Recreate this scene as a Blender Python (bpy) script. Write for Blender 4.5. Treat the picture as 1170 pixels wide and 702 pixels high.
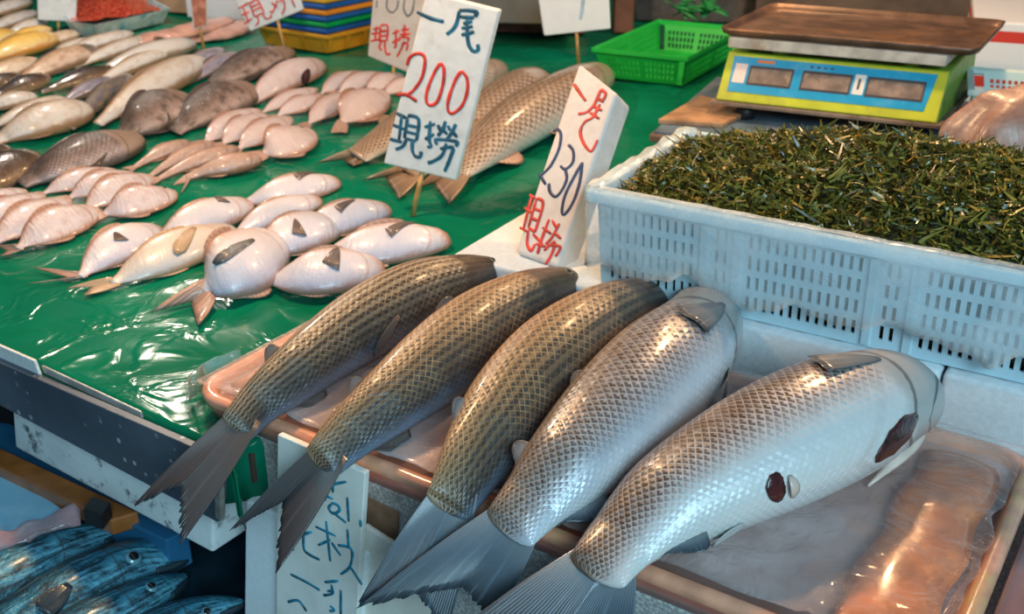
import bpy, math, random
from mathutils import Vector, noise
for o in list(bpy.data.objects): bpy.data.objects.remove(o)
R = math.radians; PI = math.pi
scene = bpy.context.scene
col = scene.collection
random.seed(7)

# ---------------------------------------------------------------- camera, world, lights, exposure
F_PX, CAM_H = 1250.0, 0.58
PITCH = math.atan(591 / F_PX)
cam_data = bpy.data.cameras.new('camera'); cam = bpy.data.objects.new('camera', cam_data); col.objects.link(cam)
cam.location = (0, 0, CAM_H); cam.rotation_euler = (PI/2 - PITCH, 0, 0)
cam_data.sensor_width = 36; cam_data.lens = F_PX / 1170 * 36
cam_data.clip_start = 0.02; cam_data.clip_end = 60
cam_data.dof.use_dof = True; cam_data.dof.focus_distance = 0.98; cam_data.dof.aperture_fstop = 10
scene.camera = cam
scene.view_settings.view_transform = 'Standard'; scene.view_settings.look = 'None'
scene.view_settings.exposure = 0.3; scene.view_settings.gamma = 1; scene.view_settings.use_curve_mapping = False
world = bpy.data.worlds.new('world'); scene.world = world; world.use_nodes = True
bg = world.node_tree.nodes['Background']; bg.inputs[0].default_value = (0.36, 0.60, 0.85, 1); bg.inputs[1].default_value = 0.15

def area(name, loc, target, size, energy, color, size_y=None):
    d = bpy.data.lights.new(name, 'AREA'); d.energy = energy; d.color = color; d.size = size
    if size_y: d.shape = 'RECTANGLE'; d.size_y = size_y
    o = bpy.data.objects.new(name, d); col.objects.link(o); o.location = loc
    o.rotation_euler = (Vector(target) - Vector(loc)).to_track_quat('-Z', 'Y').to_euler()
    return o
def bulb(name, loc, energy, color, r=0.04):
    d = bpy.data.lights.new(name, 'POINT'); d.energy = energy; d.color = color; d.shadow_soft_size = r
    o = bpy.data.objects.new(name, d); col.objects.link(o); o.location = loc
    return o
# cool daylight from the open street side, behind and right of the camera
area('street_daylight', (0.8, -1.7, 1.65), (0.0, 1.0, -0.1), 1.5, 66, (0.52, 0.84, 1.0), 1.0)
# warm lamps hanging over the stall
WARM = (1.0, 0.60, 0.30)
bulb('stall_lamp_near', (-0.42, 1.42, 0.82), 25, WARM)
bulb('stall_lamp_mid', (0.60, 1.80, 0.85), 22, WARM)
bulb('stall_lamp_back', (-1.0, 2.75, 1.05), 30, (1.0, 0.86, 0.72))
bulb('stall_lamp_end', (0.7, 2.9, 1.15), 16, WARM)

# ---------------------------------------------------------------- projection helpers (photo pixel + height -> point)
FW = Vector((0, math.cos(PITCH), -math.sin(PITCH))); UPV = Vector((0, math.sin(PITCH), math.cos(PITCH))); RT = Vector((1, 0, 0))
CAM = Vector((0, 0, CAM_H)); Z = Vector((0, 0, 1))
def ray(px, py): return FW * F_PX + RT * (px - 585) + UPV * (351 - py)
def pix(px, py, z=0.0):
    d = ray(px, py); return CAM + d * ((z - CAM_H) / d.z)
def pixplane(px, py, P0, n):
    d = ray(px, py); return CAM + d * ((P0 - CAM).dot(n) / d.dot(n))
def proj(P):
    q = P - CAM; k = F_PX / q.dot(FW); return Vector((585 + k * q.dot(RT), 351 - k * q.dot(UPV)))
def pxm(P): return F_PX / (P - CAM).dot(FW)          # pixels per metre there

# ---------------------------------------------------------------- mesh helpers
class MB:
    def __init__(s): s.v = []; s.f = []; s.uv = []; s.mi = []
    def vert(s, p): s.v.append(Vector(p)); return len(s.v) - 1
    def face(s, idx, uv=None, mi=0):
        s.f.append(tuple(idx)); s.uv.append(uv if uv else [(0.0, 0.0)] * len(idx)); s.mi.append(mi)
    def poly(s, pts, uv=None, mi=0): s.face([s.vert(p) for p in pts], uv, mi)
    def box(s, o, a, b, c, mi=0):
        o, a, b, c = Vector(o), Vector(a), Vector(b), Vector(c)
        if a.cross(b).dot(c) < 0: a, b = b, a
        i = [s.vert(o + a*x + b*y + c*z) for z in (0, 1) for y in (0, 1) for x in (0, 1)]
        q = [(0,0),(1,0),(1,1),(0,1)]
        for f in ((0,2,3,1),(4,5,7,6),(0,1,5,4),(2,6,7,3),(0,4,6,2),(1,3,7,5)): s.face([i[k] for k in f], q, mi)
    def tube(s, pts, r, n=10, caps=True, mi=0):
        pts = [Vector(p) for p in pts]; rings = []
        for k, p in enumerate(pts):
            t = (pts[min(k+1, len(pts)-1)] - pts[max(k-1, 0)]).normalized()
            a = t.cross(Z if abs(t.z) < .9 else Vector((1,0,0))).normalized(); b = t.cross(a)
            rr = r[k] if isinstance(r, (list, tuple)) else r
            rings.append([s.vert(p + (a*math.cos(2*PI*j/n) + b*math.sin(2*PI*j/n))*rr) for j in range(n)])
        for k in range(len(pts)-1):
            for j in range(n):
                s.face((rings[k][j], rings[k+1][j], rings[k+1][(j+1)%n], rings[k][(j+1)%n]),
                       [(k/len(pts), j/n), ((k+1)/len(pts), j/n), ((k+1)/len(pts), (j+1)/n), (k/len(pts), (j+1)/n)], mi)
        if caps:
            s.face(rings[0], None, mi); s.face(rings[-1][::-1], None, mi)
    def prism(s, pts, ext, mi=0):
        pts = [Vector(p) for p in pts]; ext = Vector(ext); n = len(pts)
        a = [s.vert(p) for p in pts]; b = [s.vert(p + ext) for p in pts]
        s.face(a[::-1], [(i/n, 0) for i in range(n)], mi); s.face(b, [(i/n, 1) for i in range(n)], mi)
        for i in range(n): s.face((a[i], a[(i+1)%n], b[(i+1)%n], b[i]), [(0,0),(1,0),(1,1),(0,1)], mi)
    def sheet(s, g, th, mi=0, two=True):
        """thin closed solid from a grid of points; th = thickness (number or function of i, j)"""
        n, m = len(g), len(g[0]); top = []; bot = []
        for i in range(n):
            rt_, rb_ = [], []
            for j in range(m):
                du = g[i][min(j+1, m-1)] - g[i][max(j-1, 0)]; dv = g[min(i+1, n-1)][j] - g[max(i-1, 0)][j]
                nn = du.cross(dv); nn = nn.normalized() if nn.length > 1e-12 else Vector((0,0,1))
                t = th(i, j) if callable(th) else th
                rt_.append(s.vert(g[i][j] + nn*t/2)); rb_.append(s.vert(g[i][j] - nn*t/2))
            top.append(rt_); bot.append(rb_)
        U = lambda i, j: (j/(m-1), i/(n-1))
        for i in range(n-1):
            for j in range(m-1):
                uv = [U(i,j), U(i,j+1), U(i+1,j+1), U(i+1,j)]
                s.face((top[i][j], top[i][j+1], top[i+1][j+1], top[i+1][j]), uv, mi)
                s.face((bot[i][j], bot[i+1][j], bot[i+1][j+1], bot[i][j+1]), [uv[0], uv[3], uv[2], uv[1]], mi)
        for j in range(m-1):
            s.face((top[0][j+1], top[0][j], bot[0][j], bot[0][j+1]), [U(0,j+1),U(0,j),U(0,j),U(0,j+1)], mi)
            s.face((top[-1][j], top[-1][j+1], bot[-1][j+1], bot[-1][j]), [U(n-1,j),U(n-1,j+1),U(n-1,j+1),U(n-1,j)], mi)
        for i in range(n-1):
            s.face((top[i][0], top[i+1][0], bot[i+1][0], bot[i][0]), [U(i,0),U(i+1,0),U(i+1,0),U(i,0)], mi)
            s.face((top[i+1][-1], top[i][-1], bot[i][-1], bot[i+1][-1]), [U(i+1,m-1),U(i,m-1),U(i,m-1),U(i+1,m-1)], mi)
    def sphere(s, c, r, n=12, m=8, axis=Z, sq=1.0, mi_cap=None, cap=0.8):
        c = Vector(c); ax = Vector(axis).normalized(); a = ax.orthogonal().normalized(); b = ax.cross(a); rings = []
        for i in range(1, m):
            t = PI*i/m
            rings.append([s.vert(c + (a*math.cos(2*PI*j/n)+b*math.sin(2*PI*j/n))*r*math.sin(t) + ax*(r*sq*math.cos(t))) for j in range(n)])
        p0 = s.vert(c + ax*r*sq); p1 = s.vert(c - ax*r*sq)
        for j in range(n):
            s.face((p0, rings[0][j], rings[0][(j+1)%n]), None, 1 if mi_cap else 0)
            s.face((p1, rings[-1][(j+1)%n], rings[-1][j]), None, 0)
        for i in range(m-2):
            mm = 1 if (mi_cap and i < mi_cap - 1) else 0
            for j in range(n): s.face((rings[i][j], rings[i+1][j], rings[i+1][(j+1)%n], rings[i][(j+1)%n]), None, mm)
    def perf(s, o, u, w, nrm, xs, zs, hole):
        """perforated plate: xs, zs = cut positions (metres) along unit u, w; hole(i, j) tells which cells are open; nrm = thickness vector"""
        o = Vector(o); P = lambda x, z, k: o + u*x + w*z + nrm*k
        nx, nz = len(xs)-1, len(zs)-1
        H = [[hole(i, j) for j in range(nz)] for i in range(nx)]
        flip = u.cross(w).dot(nrm) > 0
        def q(p):
            s.poly(p[::-1] if flip else p)
        for i in range(nx):
            for j in range(nz):
                if H[i][j]: continue
                a, b, c, d = xs[i], xs[i+1], zs[j], zs[j+1]
                q([P(a,c,0),P(b,c,0),P(b,d,0),P(a,d,0)]); q([P(a,c,1),P(a,d,1),P(b,d,1),P(b,c,1)])
                if i == 0 or H[i-1][j]: q([P(a,c,0),P(a,d,0),P(a,d,1),P(a,c,1)])
                if i == nx-1 or H[i+1][j]: q([P(b,c,0),P(b,c,1),P(b,d,1),P(b,d,0)])
                if j == 0 or H[i][j-1]: q([P(a,c,0),P(a,c,1),P(b,c,1),P(b,c,0)])
                if j == nz-1 or H[i][j+1]: q([P(a,d,0),P(b,d,0),P(b,d,1),P(a,d,1)])

def obj(name, mb, mats, parent=None, smooth=True, bevel=0, seg=2):
    me = bpy.data.meshes.new(name)
    off = parent_world(parent) if parent else Vector((0, 0, 0))
    me.from_pydata([tuple(v - off) for v in mb.v], [], mb.f)
    uvl = me.uv_layers.new(name='UVMap')
    flat = [c for f in mb.uv for p in f for c in p]
    uvl.data.foreach_set('uv', flat)
    for m in (mats if isinstance(mats, (list, tuple)) else [mats]): me.materials.append(m)
    me.polygons.foreach_set('material_index', mb.mi)
    me.polygons.foreach_set('use_smooth', [smooth] * len(me.polygons))
    me.update()
    o = bpy.data.objects.new(name, me); col.objects.link(o)
    if parent: o.parent = parent
    if bevel:
        b = o.modifiers.new('bevel', 'BEVEL'); b.width = bevel; b.segments = seg; b.limit_method = 'ANGLE'; b.angle_limit = R(40)
    return o
_pw = {}
def parent_world(p):
    v = Vector((0, 0, 0))
    while p: v += p.location; p = p.parent
    return v
def tag(o, label, cat, group=None, kind=None):
    if label: o['label'] = label
    if cat: o['category'] = cat
    if group: o['group'] = group
    if kind: o['kind'] = kind
    return o
def thing(name, label, cat, loc, group=None):
    o = bpy.data.objects.new(name, None); col.objects.link(o); o.location = loc; o.empty_display_size = .02
    return tag(o, label, cat, group)
def struct(name, mb, mat, **k):
    o = obj(name, mb, mat, **k); o['kind'] = 'structure'; return o

# ---------------------------------------------------------------- materials
class G:
    def __init__(s, name):
        s.m = bpy.data.materials.new(name); s.m.use_nodes = True; s.t = s.m.node_tree
        s.t.nodes.clear(); s.out = s.n('ShaderNodeOutputMaterial'); s.p = s.n('ShaderNodeBsdfPrincipled')
        s.l(s.p.outputs[0], s.out.inputs[0])
    def n(s, t, **k):
        x = s.t.nodes.new(t)
        for a, b in k.items(): setattr(x, a, b)
        return x
    def l(s, a, b): s.t.links.new(a, b)
    def put(s, sock, v):
        if hasattr(v, 'is_linked') or hasattr(v, 'links'): s.l(v, sock)
        elif isinstance(v, (tuple, list)) and len(v) == 3 and sock.type == 'RGBA': sock.default_value = (*v, 1)
        else: sock.default_value = v
    def set(s, **k):
        for a, v in k.items(): s.put(s.p.inputs[a.replace('_', ' ')], v)
        return s
    def m_(s, op, a, b=0.0, c=0.0, clamp=False):
        x = s.n('ShaderNodeMath', operation=op, use_clamp=clamp)
        for i, v in enumerate((a, b, c)): s.put(x.inputs[i], v)
        return x.outputs[0]
    def mix(s, f, a, b, mode='MIX'):
        x = s.n('ShaderNodeMix', data_type='RGBA', blend_type=mode)
        s.put(x.inputs[0], f); s.put(x.inputs[6], a); s.put(x.inputs[7], b); return x.outputs[2]
    def ramp(s, f, stops, interp='LINEAR'):
        x = s.n('ShaderNodeValToRGB'); r = x.color_ramp; r.interpolation = interp
        while len(r.elements) < len(stops): r.elements.new(0.5)
        for e, (p, c) in zip(r.elements, stops): e.position = p; e.color = (*c, 1) if isinstance(c, (tuple, list)) else (c, c, c, 1)
        s.put(x.inputs[0], f); return x.outputs[0]
    def uv(s):
        t = s.n('ShaderNodeTexCoord'); x = s.n('ShaderNodeSeparateXYZ'); s.l(t.outputs['UV'], x.inputs[0]); s.uvv = t.outputs['UV']
        return x.outputs[0], x.outputs[1]
    def obj(s): return s.n('ShaderNodeTexCoord').outputs['Object']
    def geo(s): return s.n('ShaderNodeNewGeometry').outputs['Position']
    def noise(s, vec, scale, detail=3, rough=.5, dist=0.0):
        x = s.n('ShaderNodeTexNoise'); s.l(vec, x.inputs['Vector']); x.inputs['Scale'].default_value = scale
        x.inputs['Detail'].default_value = detail; x.inputs['Roughness'].default_value = rough; x.inputs['Distortion'].default_value = dist
        return x.outputs[0]
    def comb(s, a, b, c=0.0):
        x = s.n('ShaderNodeCombineXYZ'); s.put(x.inputs[0], a); s.put(x.inputs[1], b); s.put(x.inputs[2], c); return x.outputs[0]
    def bump(s, h, strength=.3, dist=.002):
        x = s.n('ShaderNodeBump'); s.put(x.inputs['Height'], h); x.inputs['Strength'].default_value = strength; x.inputs['Distance'].default_value = dist
        s.l(x.outputs[0], s.p.inputs['Normal']); return x.outputs[0]
    def smooth(s, v, a, b):
        x = s.n('ShaderNodeMapRange', interpolation_type='SMOOTHSTEP'); s.put(x.inputs[0], v); x.inputs[1].default_value = a; x.inputs[2].default_value = b
        return x.outputs[0]

def simple(name, color, rough=.5, var=.15, nscale=12, bump=0.0, bscale=80, spec=.5, metal=0.0, coat=0.0, dirt=None, dirt_amt=.5, dscale=9, sss=0.0):
    g = G(name); p = g.geo()
    n = g.noise(p, nscale, 4)
    c = g.mix(g.smooth(n, .3, .7), tuple(x*(1-var) for x in color), tuple(min(1, x*(1+var)) for x in color))
    if dirt:
        d = g.noise(p, dscale, 8, .65); c = g.mix(g.m_('MULTIPLY', g.smooth(d, .5, .68), dirt_amt), c, dirt)
    g.set(Base_Color=c, Roughness=rough, Specular_IOR_Level=spec, Metallic=metal, Coat_Weight=coat, Coat_Roughness=.12)
    if sss: g.set(Subsurface_Weight=sss, Subsurface_Scale=.01)
    if bump: g.bump(g.noise(p, bscale, 4), bump, .002)
    return g.m

def clear_plastic(name, tint=(.85, .92, .96), haze=.14, rough=.12, bump=.5, bscale=30, fade=None):
    g = G(name); p = g.geo()
    n1 = g.noise(p, bscale, 5, .6, 1.5)
    g.set(Base_Color=tint, Roughness=rough, Specular_IOR_Level=.7, Coat_Weight=.5, Coat_Roughness=.06)
    nb = g.bump(n1, bump, .004)
    tr = g.n('ShaderNodeBsdfTransparent'); mx = g.n('ShaderNodeMixShader')
    fr = g.n('ShaderNodeLayerWeight'); fr.inputs[0].default_value = .5; g.l(nb, fr.inputs[1]); frf = g.m_('MULTIPLY_ADD', g.m_('POWER', fr.outputs[1], 4.0), .7, .035)
    h = g.m_('MULTIPLY', g.smooth(g.noise(p, 14, 4), .35, .7), haze)
    hz = g.m_('ADD', h, haze*.35)
    if fade:
        U, V = g.uv(); hz = g.m_('MULTIPLY', hz, g.m_('MULTIPLY', g.smooth(U, fade[1], fade[0]), g.smooth(U, .02, .14)))
    fac = g.m_('ADD', frf, hz, clamp=True)
    g.l(fac, mx.inputs[0]); g.l(tr.outputs[0], mx.inputs[1]); g.l(g.p.outputs[0], mx.inputs[2]); g.l(mx.outputs[0], g.out.inputs[0])
    return g.m

def skin(name, stops, nu=0, nv=26, spot=.0, spotcol=(.04,.035,.03), edge=.0, edgecol=(.6,.5,.38), headcol=None, headu=.84, rough=.33, coat=.5,
         stripe_glare=0.0, stripe_glare_col=(.6,.48,.32), mottle=0.0, motcol=(.05,.04,.03), crease=0.0, bumps=.5, metal=0.0, gill=.0, spotfade=(.05,.75), sss=.05, endcol=None, mouth=0.0, glit=.25, bd=.0016, rim=None, gl=0.0, streak=0.0):
    """fish skin: stops run dorsal (0) -> belly (1); nu x nv scales in a diamond lattice on the body UV"""
    g = G(name); U, V = g.uv(); P = g.geo()
    nz = g.noise(g.uvv, 14, 4)
    dd = g.m_('SUBTRACT', 1.0, g.m_('ABSOLUTE', g.m_('SUBTRACT', g.m_('MULTIPLY', V, 2.0), 1.0)))
    ddn = g.m_('ADD', dd, g.m_('MULTIPLY', g.m_('SUBTRACT', nz, .5), .16))
    c = g.ramp(ddn, stops)
    h = None
    if headcol: hm = g.smooth(g.m_('ADD', U, g.m_('MULTIPLY', g.m_('SUBTRACT', nz, .5), .03)), headu-.02, headu+.02)
    if nu:
        wob = g.noise(g.uvv, 5, 2)
        x = g.m_('ADD', g.m_('MULTIPLY', U, float(nu)), g.m_('MULTIPLY', wob, .8)); y = g.m_('MULTIPLY', V, float(nv))
        a = g.m_('ABSOLUTE', g.m_('SUBTRACT', g.m_('FRACT', g.m_('ADD', x, y)), .5))
        b = g.m_('ABSOLUTE', g.m_('SUBTRACT', g.m_('FRACT', g.m_('SUBTRACT', x, y)), .5))
        e = g.m_('MULTIPLY', g.m_('MAXIMUM', a, b), 2.0)
        fa = g.m_('FRACT', g.m_('ADD', x, y)); fb = g.m_('FRACT', g.m_('SUBTRACT', x, y)); mn = g.m_('MINIMUM', fa, fb)
        rnd = g.n('ShaderNodeTexWhiteNoise', noise_dimensions='2D')
        g.l(g.comb(g.m_('FLOOR', g.m_('ADD', x, y)), g.m_('FLOOR', g.m_('SUBTRACT', x, y))), rnd.inputs['Vector'])
        fade = g.smooth(dd, spotfade[1], spotfade[0])
        live = fade
        if headcol: live = g.m_('MULTIPLY', fade, g.m_('SUBTRACT', 1.0, hm))
        patch = g.noise(g.uvv, 6, 4, .6)
        sp = g.m_('MULTIPLY', g.m_('MULTIPLY', g.smooth(mn, .10, .30), g.smooth(mn, .80, .45)), g.m_('MULTIPLY', live, g.m_('ADD', g.m_('MULTIPLY', rnd.outputs[0], .5*spot), spot*.6)), clamp=True)
        ed = g.m_('MULTIPLY', g.smooth(mn, .26, .04), g.m_('MULTIPLY', g.m_('MULTIPLY', live, edge), g.m_('MULTIPLY_ADD', g.m_('MULTIPLY', g.smooth(patch, .38, .62), g.m_('MULTIPLY_ADD', rnd.outputs[0], .8, .5)), .95, .18)), clamp=True)
        c = g.mix(sp, c, spotcol); c = g.mix(ed, c, edgecol)  # edgecol paints the gold lamp light caught on scale rims
        c = g.mix(g.m_('MULTIPLY', g.m_('SUBTRACT', rnd.outputs[0], .5), glit), c, (.9,.9,.95))  # random scales whitened as painted glints
        h = g.m_('MULTIPLY', g.smooth(mn, .75, .02), g.m_('ADD', .35, g.m_('MULTIPLY', rnd.outputs[0], .6)))
        if headcol: h = g.m_('MULTIPLY', h, g.m_('SUBTRACT', 1.0, hm))
    if stripe_glare:
        s1 = g.m_('ABSOLUTE', g.m_('SUBTRACT', g.m_('FRACT', g.m_('MULTIPLY', V, 26.0)), .5))
        c = g.mix(g.m_('MULTIPLY', g.m_('MULTIPLY', g.smooth(s1, .18, .34), g.smooth(dd, .75, .1)), stripe_glare), c, stripe_glare_col)  # pale lengthwise lines paint warm lamp glare on the mullets' backs
    if mottle:
        c = g.mix(g.m_('MULTIPLY', g.smooth(g.noise(g.uvv, 9, 6, .65), .45, .65), mottle), c, motcol)
    if streak:
        sn_ = g.noise(g.comb(g.m_('MULTIPLY', U, 5.0), g.m_('MULTIPLY', V, 38.0)), 1.0, 7, .7, .6)
        c = g.mix(g.m_('MULTIPLY', g.smooth(sn_, .47, .60), streak), c, (.006, .014, .022)); c = g.mix(g.m_('MULTIPLY', g.smooth(sn_, .44, .34), streak*.8), c, (.22, .55, .68))
    if headcol: c = g.mix(g.m_('MULTIPLY', hm, .8), c, headcol)
    if endcol: c = g.mix(g.smooth(U, .86, .99), c, endcol)
    if gill:
        gl = g.m_('ABSOLUTE', g.m_('SUBTRACT', U, g.m_('SUBTRACT', headu+.05, g.m_('MULTIPLY', g.m_('POWER', g.m_('SUBTRACT', dd, .45), 2.0), .22))))
        gm = g.m_('MULTIPLY', g.smooth(gl, .007, .002), gill); c = g.mix(gm, c, (.05, .03, .03))
    n2 = g.noise(P, 230, 3)
    if mouth:
        ml = g.m_('ABSOLUTE', g.m_('SUBTRACT', U, g.m_('SUBTRACT', .985, g.m_('MULTIPLY', g.m_('POWER', g.m_('SUBTRACT', dd, .4), 2.0), .25))))
        c = g.mix(g.m_('MULTIPLY', g.smooth(ml, .006, .002), mouth), c, (.06, .045, .04))
    if crease:
        w = g.n('ShaderNodeTexNoise'); g.l(g.comb(g.m_('MULTIPLY', g.m_('ADD', U, g.m_('MULTIPLY', V, .4)), 34.0), g.m_('MULTIPLY', V, 5.0)), w.inputs['Vector']); w.inputs['Scale'].default_value = 1.0; w.inputs['Detail'].default_value = 4
        h = g.m_('MULTIPLY', w.outputs[0], crease)
        c = g.mix(g.m_('MULTIPLY', g.smooth(w.outputs[0], .5, .8), .16), c, (.42,.34,.36))
    n3 = g.noise(P, 55, 3)
    hh = g.m_('ADD', g.m_('MULTIPLY', n2, .45), g.m_('MULTIPLY', n3, .9)) if h is None else g.m_('ADD', g.m_('ADD', g.m_('MULTIPLY', n2, .3), g.m_('MULTIPLY', n3, .3)), h)
    if gl:
        ga = g.m_('ABSOLUTE', g.m_('SUBTRACT', U, g.m_('SUBTRACT', .83, g.m_('MULTIPLY', g.m_('POWER', g.m_('SUBTRACT', dd, .45), 2.0), .5))))
        c = g.mix(g.m_('MULTIPLY', g.smooth(ga, .022, .004), gl), c, rim or (.2, .1, .06))
        c = g.mix(g.m_('MULTIPLY', g.m_('MULTIPLY', g.smooth(U, .8, .98), g.smooth(nz, .40, .60)), gl), c, rim or (.2, .1, .06))
    if rim:
        bn = g.noise(g.uvv, 7, 5, .6); edge_ = g.m_('MAXIMUM', g.smooth(g.m_('ADD', dd, g.m_('MULTIPLY', g.m_('SUBTRACT', bn, .5), .22)), .27, .10), g.smooth(g.m_('ADD', dd, g.m_('MULTIPLY', g.m_('SUBTRACT', bn, .5), .2)), .74, .9))
        c = g.mix(g.m_('MULTIPLY', edge_, .85), c, rim)
    g.bump(hh, bumps, bd)
    rr = g.m_('ADD', rough-.08, g.m_('MULTIPLY', nz, .2))
    g.set(Base_Color=c, Roughness=rr, Coat_Weight=coat, Coat_Roughness=.14, Metallic=metal, Specular_IOR_Level=.55)
    if sss: g.set(Subsurface_Weight=sss, Subsurface_Scale=.006)
    return g.m

def finmat(name, c0, c1, c2=None, rays=34, rough=.4, tr=.0):
    g = G(name); U, V = g.uv()
    w = g.m_('SINE', g.m_('ADD', g.m_('MULTIPLY', U, rays*2*PI), g.m_('MULTIPLY', g.noise(g.uvv, 7, 3), 3.0)))
    r = g.smooth(w, -.2, .8)
    base = g.ramp(V, [(0, c0), (.55, c1), (1, c2 or c1)])
    c = g.mix(g.m_('MULTIPLY', r, .55), base, tuple(x*.45 for x in c1))
    st = g.noise(g.comb(g.m_('MULTIPLY', U, 16.0), V), 1.0, 4); c = g.mix(g.m_('MULTIPLY', g.smooth(st, .5, .7), .5), c, tuple(min(1, x*1.7) for x in c1))
    g.bump(g.m_('MULTIPLY', w, .5), .45, .001)
    g.set(Base_Color=c, Roughness=rough, Coat_Weight=.4, Coat_Roughness=.15, Specular_IOR_Level=.5)
    return g.m

M = {}
M['mullet_dark'] = skin('mullet_dark_skin', [(0,(.34,.20,.095)),(.16,(.13,.078,.040)),(.42,(.036,.025,.018)),(.66,(.028,.030,.034)),(.85,(.12,.16,.22)),(1,(.14,.13,.13))], nu=44, nv=30,  # back stops lightened and warmed, golden lamp light painted into the skin
    spot=.9, spotcol=(.022,.024,.02), edge=.8, edgecol=(.50,.31,.14), headcol=(.035,.026,.02), headu=.83, gill=.6, stripe_glare=.55, stripe_glare_col=(.58,.45,.30), glit=.03, bumps=.75, rough=.38, spotfade=(.1,1.0), coat=.12)
M['mullet_mid'] = skin('mullet_brown_skin', [(0,(.52,.32,.16)),(.18,(.27,.16,.08)),(.40,(.065,.046,.032)),(.66,(.038,.040,.046)),(.85,(.16,.24,.34)),(1,(.16,.15,.15))], nu=44, nv=30,  # warm pale back stops also carry painted lamp light
    spot=.85, spotcol=(.045,.035,.03), edge=.9, edgecol=(.62,.39,.18), headcol=(.05,.04,.034), headu=.83, gill=.6, stripe_glare=.6, stripe_glare_col=(.50,.30,.14), glit=.04, bumps=.7, rough=.38, spotfade=(.1,1.0), coat=.12)
M['mullet_silver'] = skin('mullet_silver_skin', [(0,(.18,.11,.065)),(.24,(.25,.17,.115)),(.44,(.38,.32,.30)),(.64,(.50,.48,.51)),(.78,(.60,.63,.68)),(1,(.72,.73,.72))], nu=44, nv=30, mouth=.8,
    spot=1.3, spotcol=(.095,.055,.035), edge=.25, edgecol=(.66,.56,.44), headcol=(.34,.33,.31), headu=.83, gill=.7, stripe_glare=.35, stripe_glare_col=(.5,.4,.3), bumps=.55, rough=.3, spotfade=(.45,.78), metal=.1, coat=.4)
M['mullet_white'] = skin('mullet_white_skin', [(0,(.09,.055,.033)),(.28,(.15,.095,.062)),(.44,(.31,.225,.175)),(.58,(.50,.45,.45)),(.72,(.68,.67,.66)),(1,(.74,.73,.69))], nu=46, nv=32, mouth=.8,
    spot=1.3, spotcol=(.085,.045,.028), edge=.5, edgecol=(.72,.6,.45), headcol=(.40,.38,.35), headu=.84, gill=.7, bumps=.5, rough=.34, spotfade=(.48,.76), metal=.05, coat=.35)
M['mullet_tan'] = skin('mullet_tan_skin', [(0,(.10,.065,.04)),(.34,(.19,.125,.08)),(.52,(.40,.29,.21)),(.74,(.62,.55,.50)),(1,(.70,.68,.66))], nu=30, nv=20,
    spot=1.4, spotfade=(.62,.95), spotcol=(.16,.10,.06), edge=.3, edgecol=(.72,.58,.42), headcol=(.42,.33,.25), headu=.85, stripe_glare=.3, stripe_glare_col=(.7,.5,.3), bumps=.4, gill=.4, bd=.003, glit=.1)
M['file'] = skin('filefish_skin', [(0,(.34,.18,.13)),(.18,(.56,.42,.38)),(.34,(.66,.63,.67)),(.62,(.62,.63,.74)),(.85,(.45,.46,.60)),(1,(.40,.26,.22))], rough=.33, coat=.3, crease=.6, bumps=.5, endcol=(.46,.25,.18), sss=.1, bd=.004, rim=(.40,.20,.13), gl=.35)  # lilac lower-flank stops paint the cool fill light into the skin
M['file_beige'] = skin('filefish_beige_skin', [(0,(.5,.3,.18)),(.2,(.62,.50,.40)),(.5,(.68,.63,.58)),(.85,(.50,.54,.60)),(1,(.45,.32,.25))], rough=.34, coat=.3, crease=.6, bumps=.35, sss=.1, bd=.004, rim=(.44,.26,.15), gl=.3)
M['pale'] = skin('pale_fish_skin', [(0,(.30,.15,.10)),(.2,(.46,.30,.25)),(.36,(.60,.53,.54)),(.65,(.60,.58,.66)),(.88,(.50,.43,.46)),(1,(.40,.24,.18))], rough=.36, coat=.3, crease=.9, bumps=.6, endcol=(.6,.44,.34), mottle=.35, motcol=(.42,.25,.22), sss=.1, bd=.005, rim=(.34,.16,.10), gl=.6)
M['pink'] = skin('pink_fish_skin', [(0,(.34,.17,.12)),(.2,(.52,.36,.32)),(.42,(.66,.55,.54)),(.8,(.62,.53,.55)),(1,(.42,.26,.2))], rough=.36, coat=.3, crease=.8, bumps=.5, mottle=.2, motcol=(.5,.3,.25), endcol=(.6,.4,.3), sss=.1, bd=.005, rim=(.40,.19,.13), gl=.6)
M['slim'] = skin('brown_slim_skin', [(0,(.27,.12,.07)),(.28,(.42,.23,.15)),(.5,(.52,.36,.29)),(.75,(.42,.34,.34)),(1,(.3,.2,.16))], rough=.38, coat=.3, crease=.7, bumps=.5, mottle=.3, motcol=(.3,.15,.1), endcol=(.3,.16,.1), bd=.005, rim=(.24,.11,.06), gl=.5)
M['scaled'] = skin('dark_scaled_skin', [(0,(.022,.013,.010)),(.42,(.040,.024,.017)),(.58,(.17,.11,.095)),(.74,(.42,.37,.40)),(1,(.5,.45,.47))], nu=26, nv=24, spot=.7, spotcol=(.12,.07,.055),
    edge=.35, edgecol=(.6,.5,.45), headcol=(.32,.23,.17), headu=.74, gill=.6, bumps=.45, spotfade=(.62,1.0), bd=.004, glit=.06, rim=(.03,.02,.015), gl=.5, coat=.08, rough=.46, mottle=.45, motcol=(.05,.032,.024))
M['blackish'] = skin('black_fish_skin', [(0,(.02,.015,.012)),(.4,(.06,.042,.03)),(.75,(.16,.10,.06)),(1,(.45,.3,.16))], rough=.25, coat=.8, mottle=.4, motcol=(.02,.015,.012), bumps=.3, bd=.006)
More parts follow.
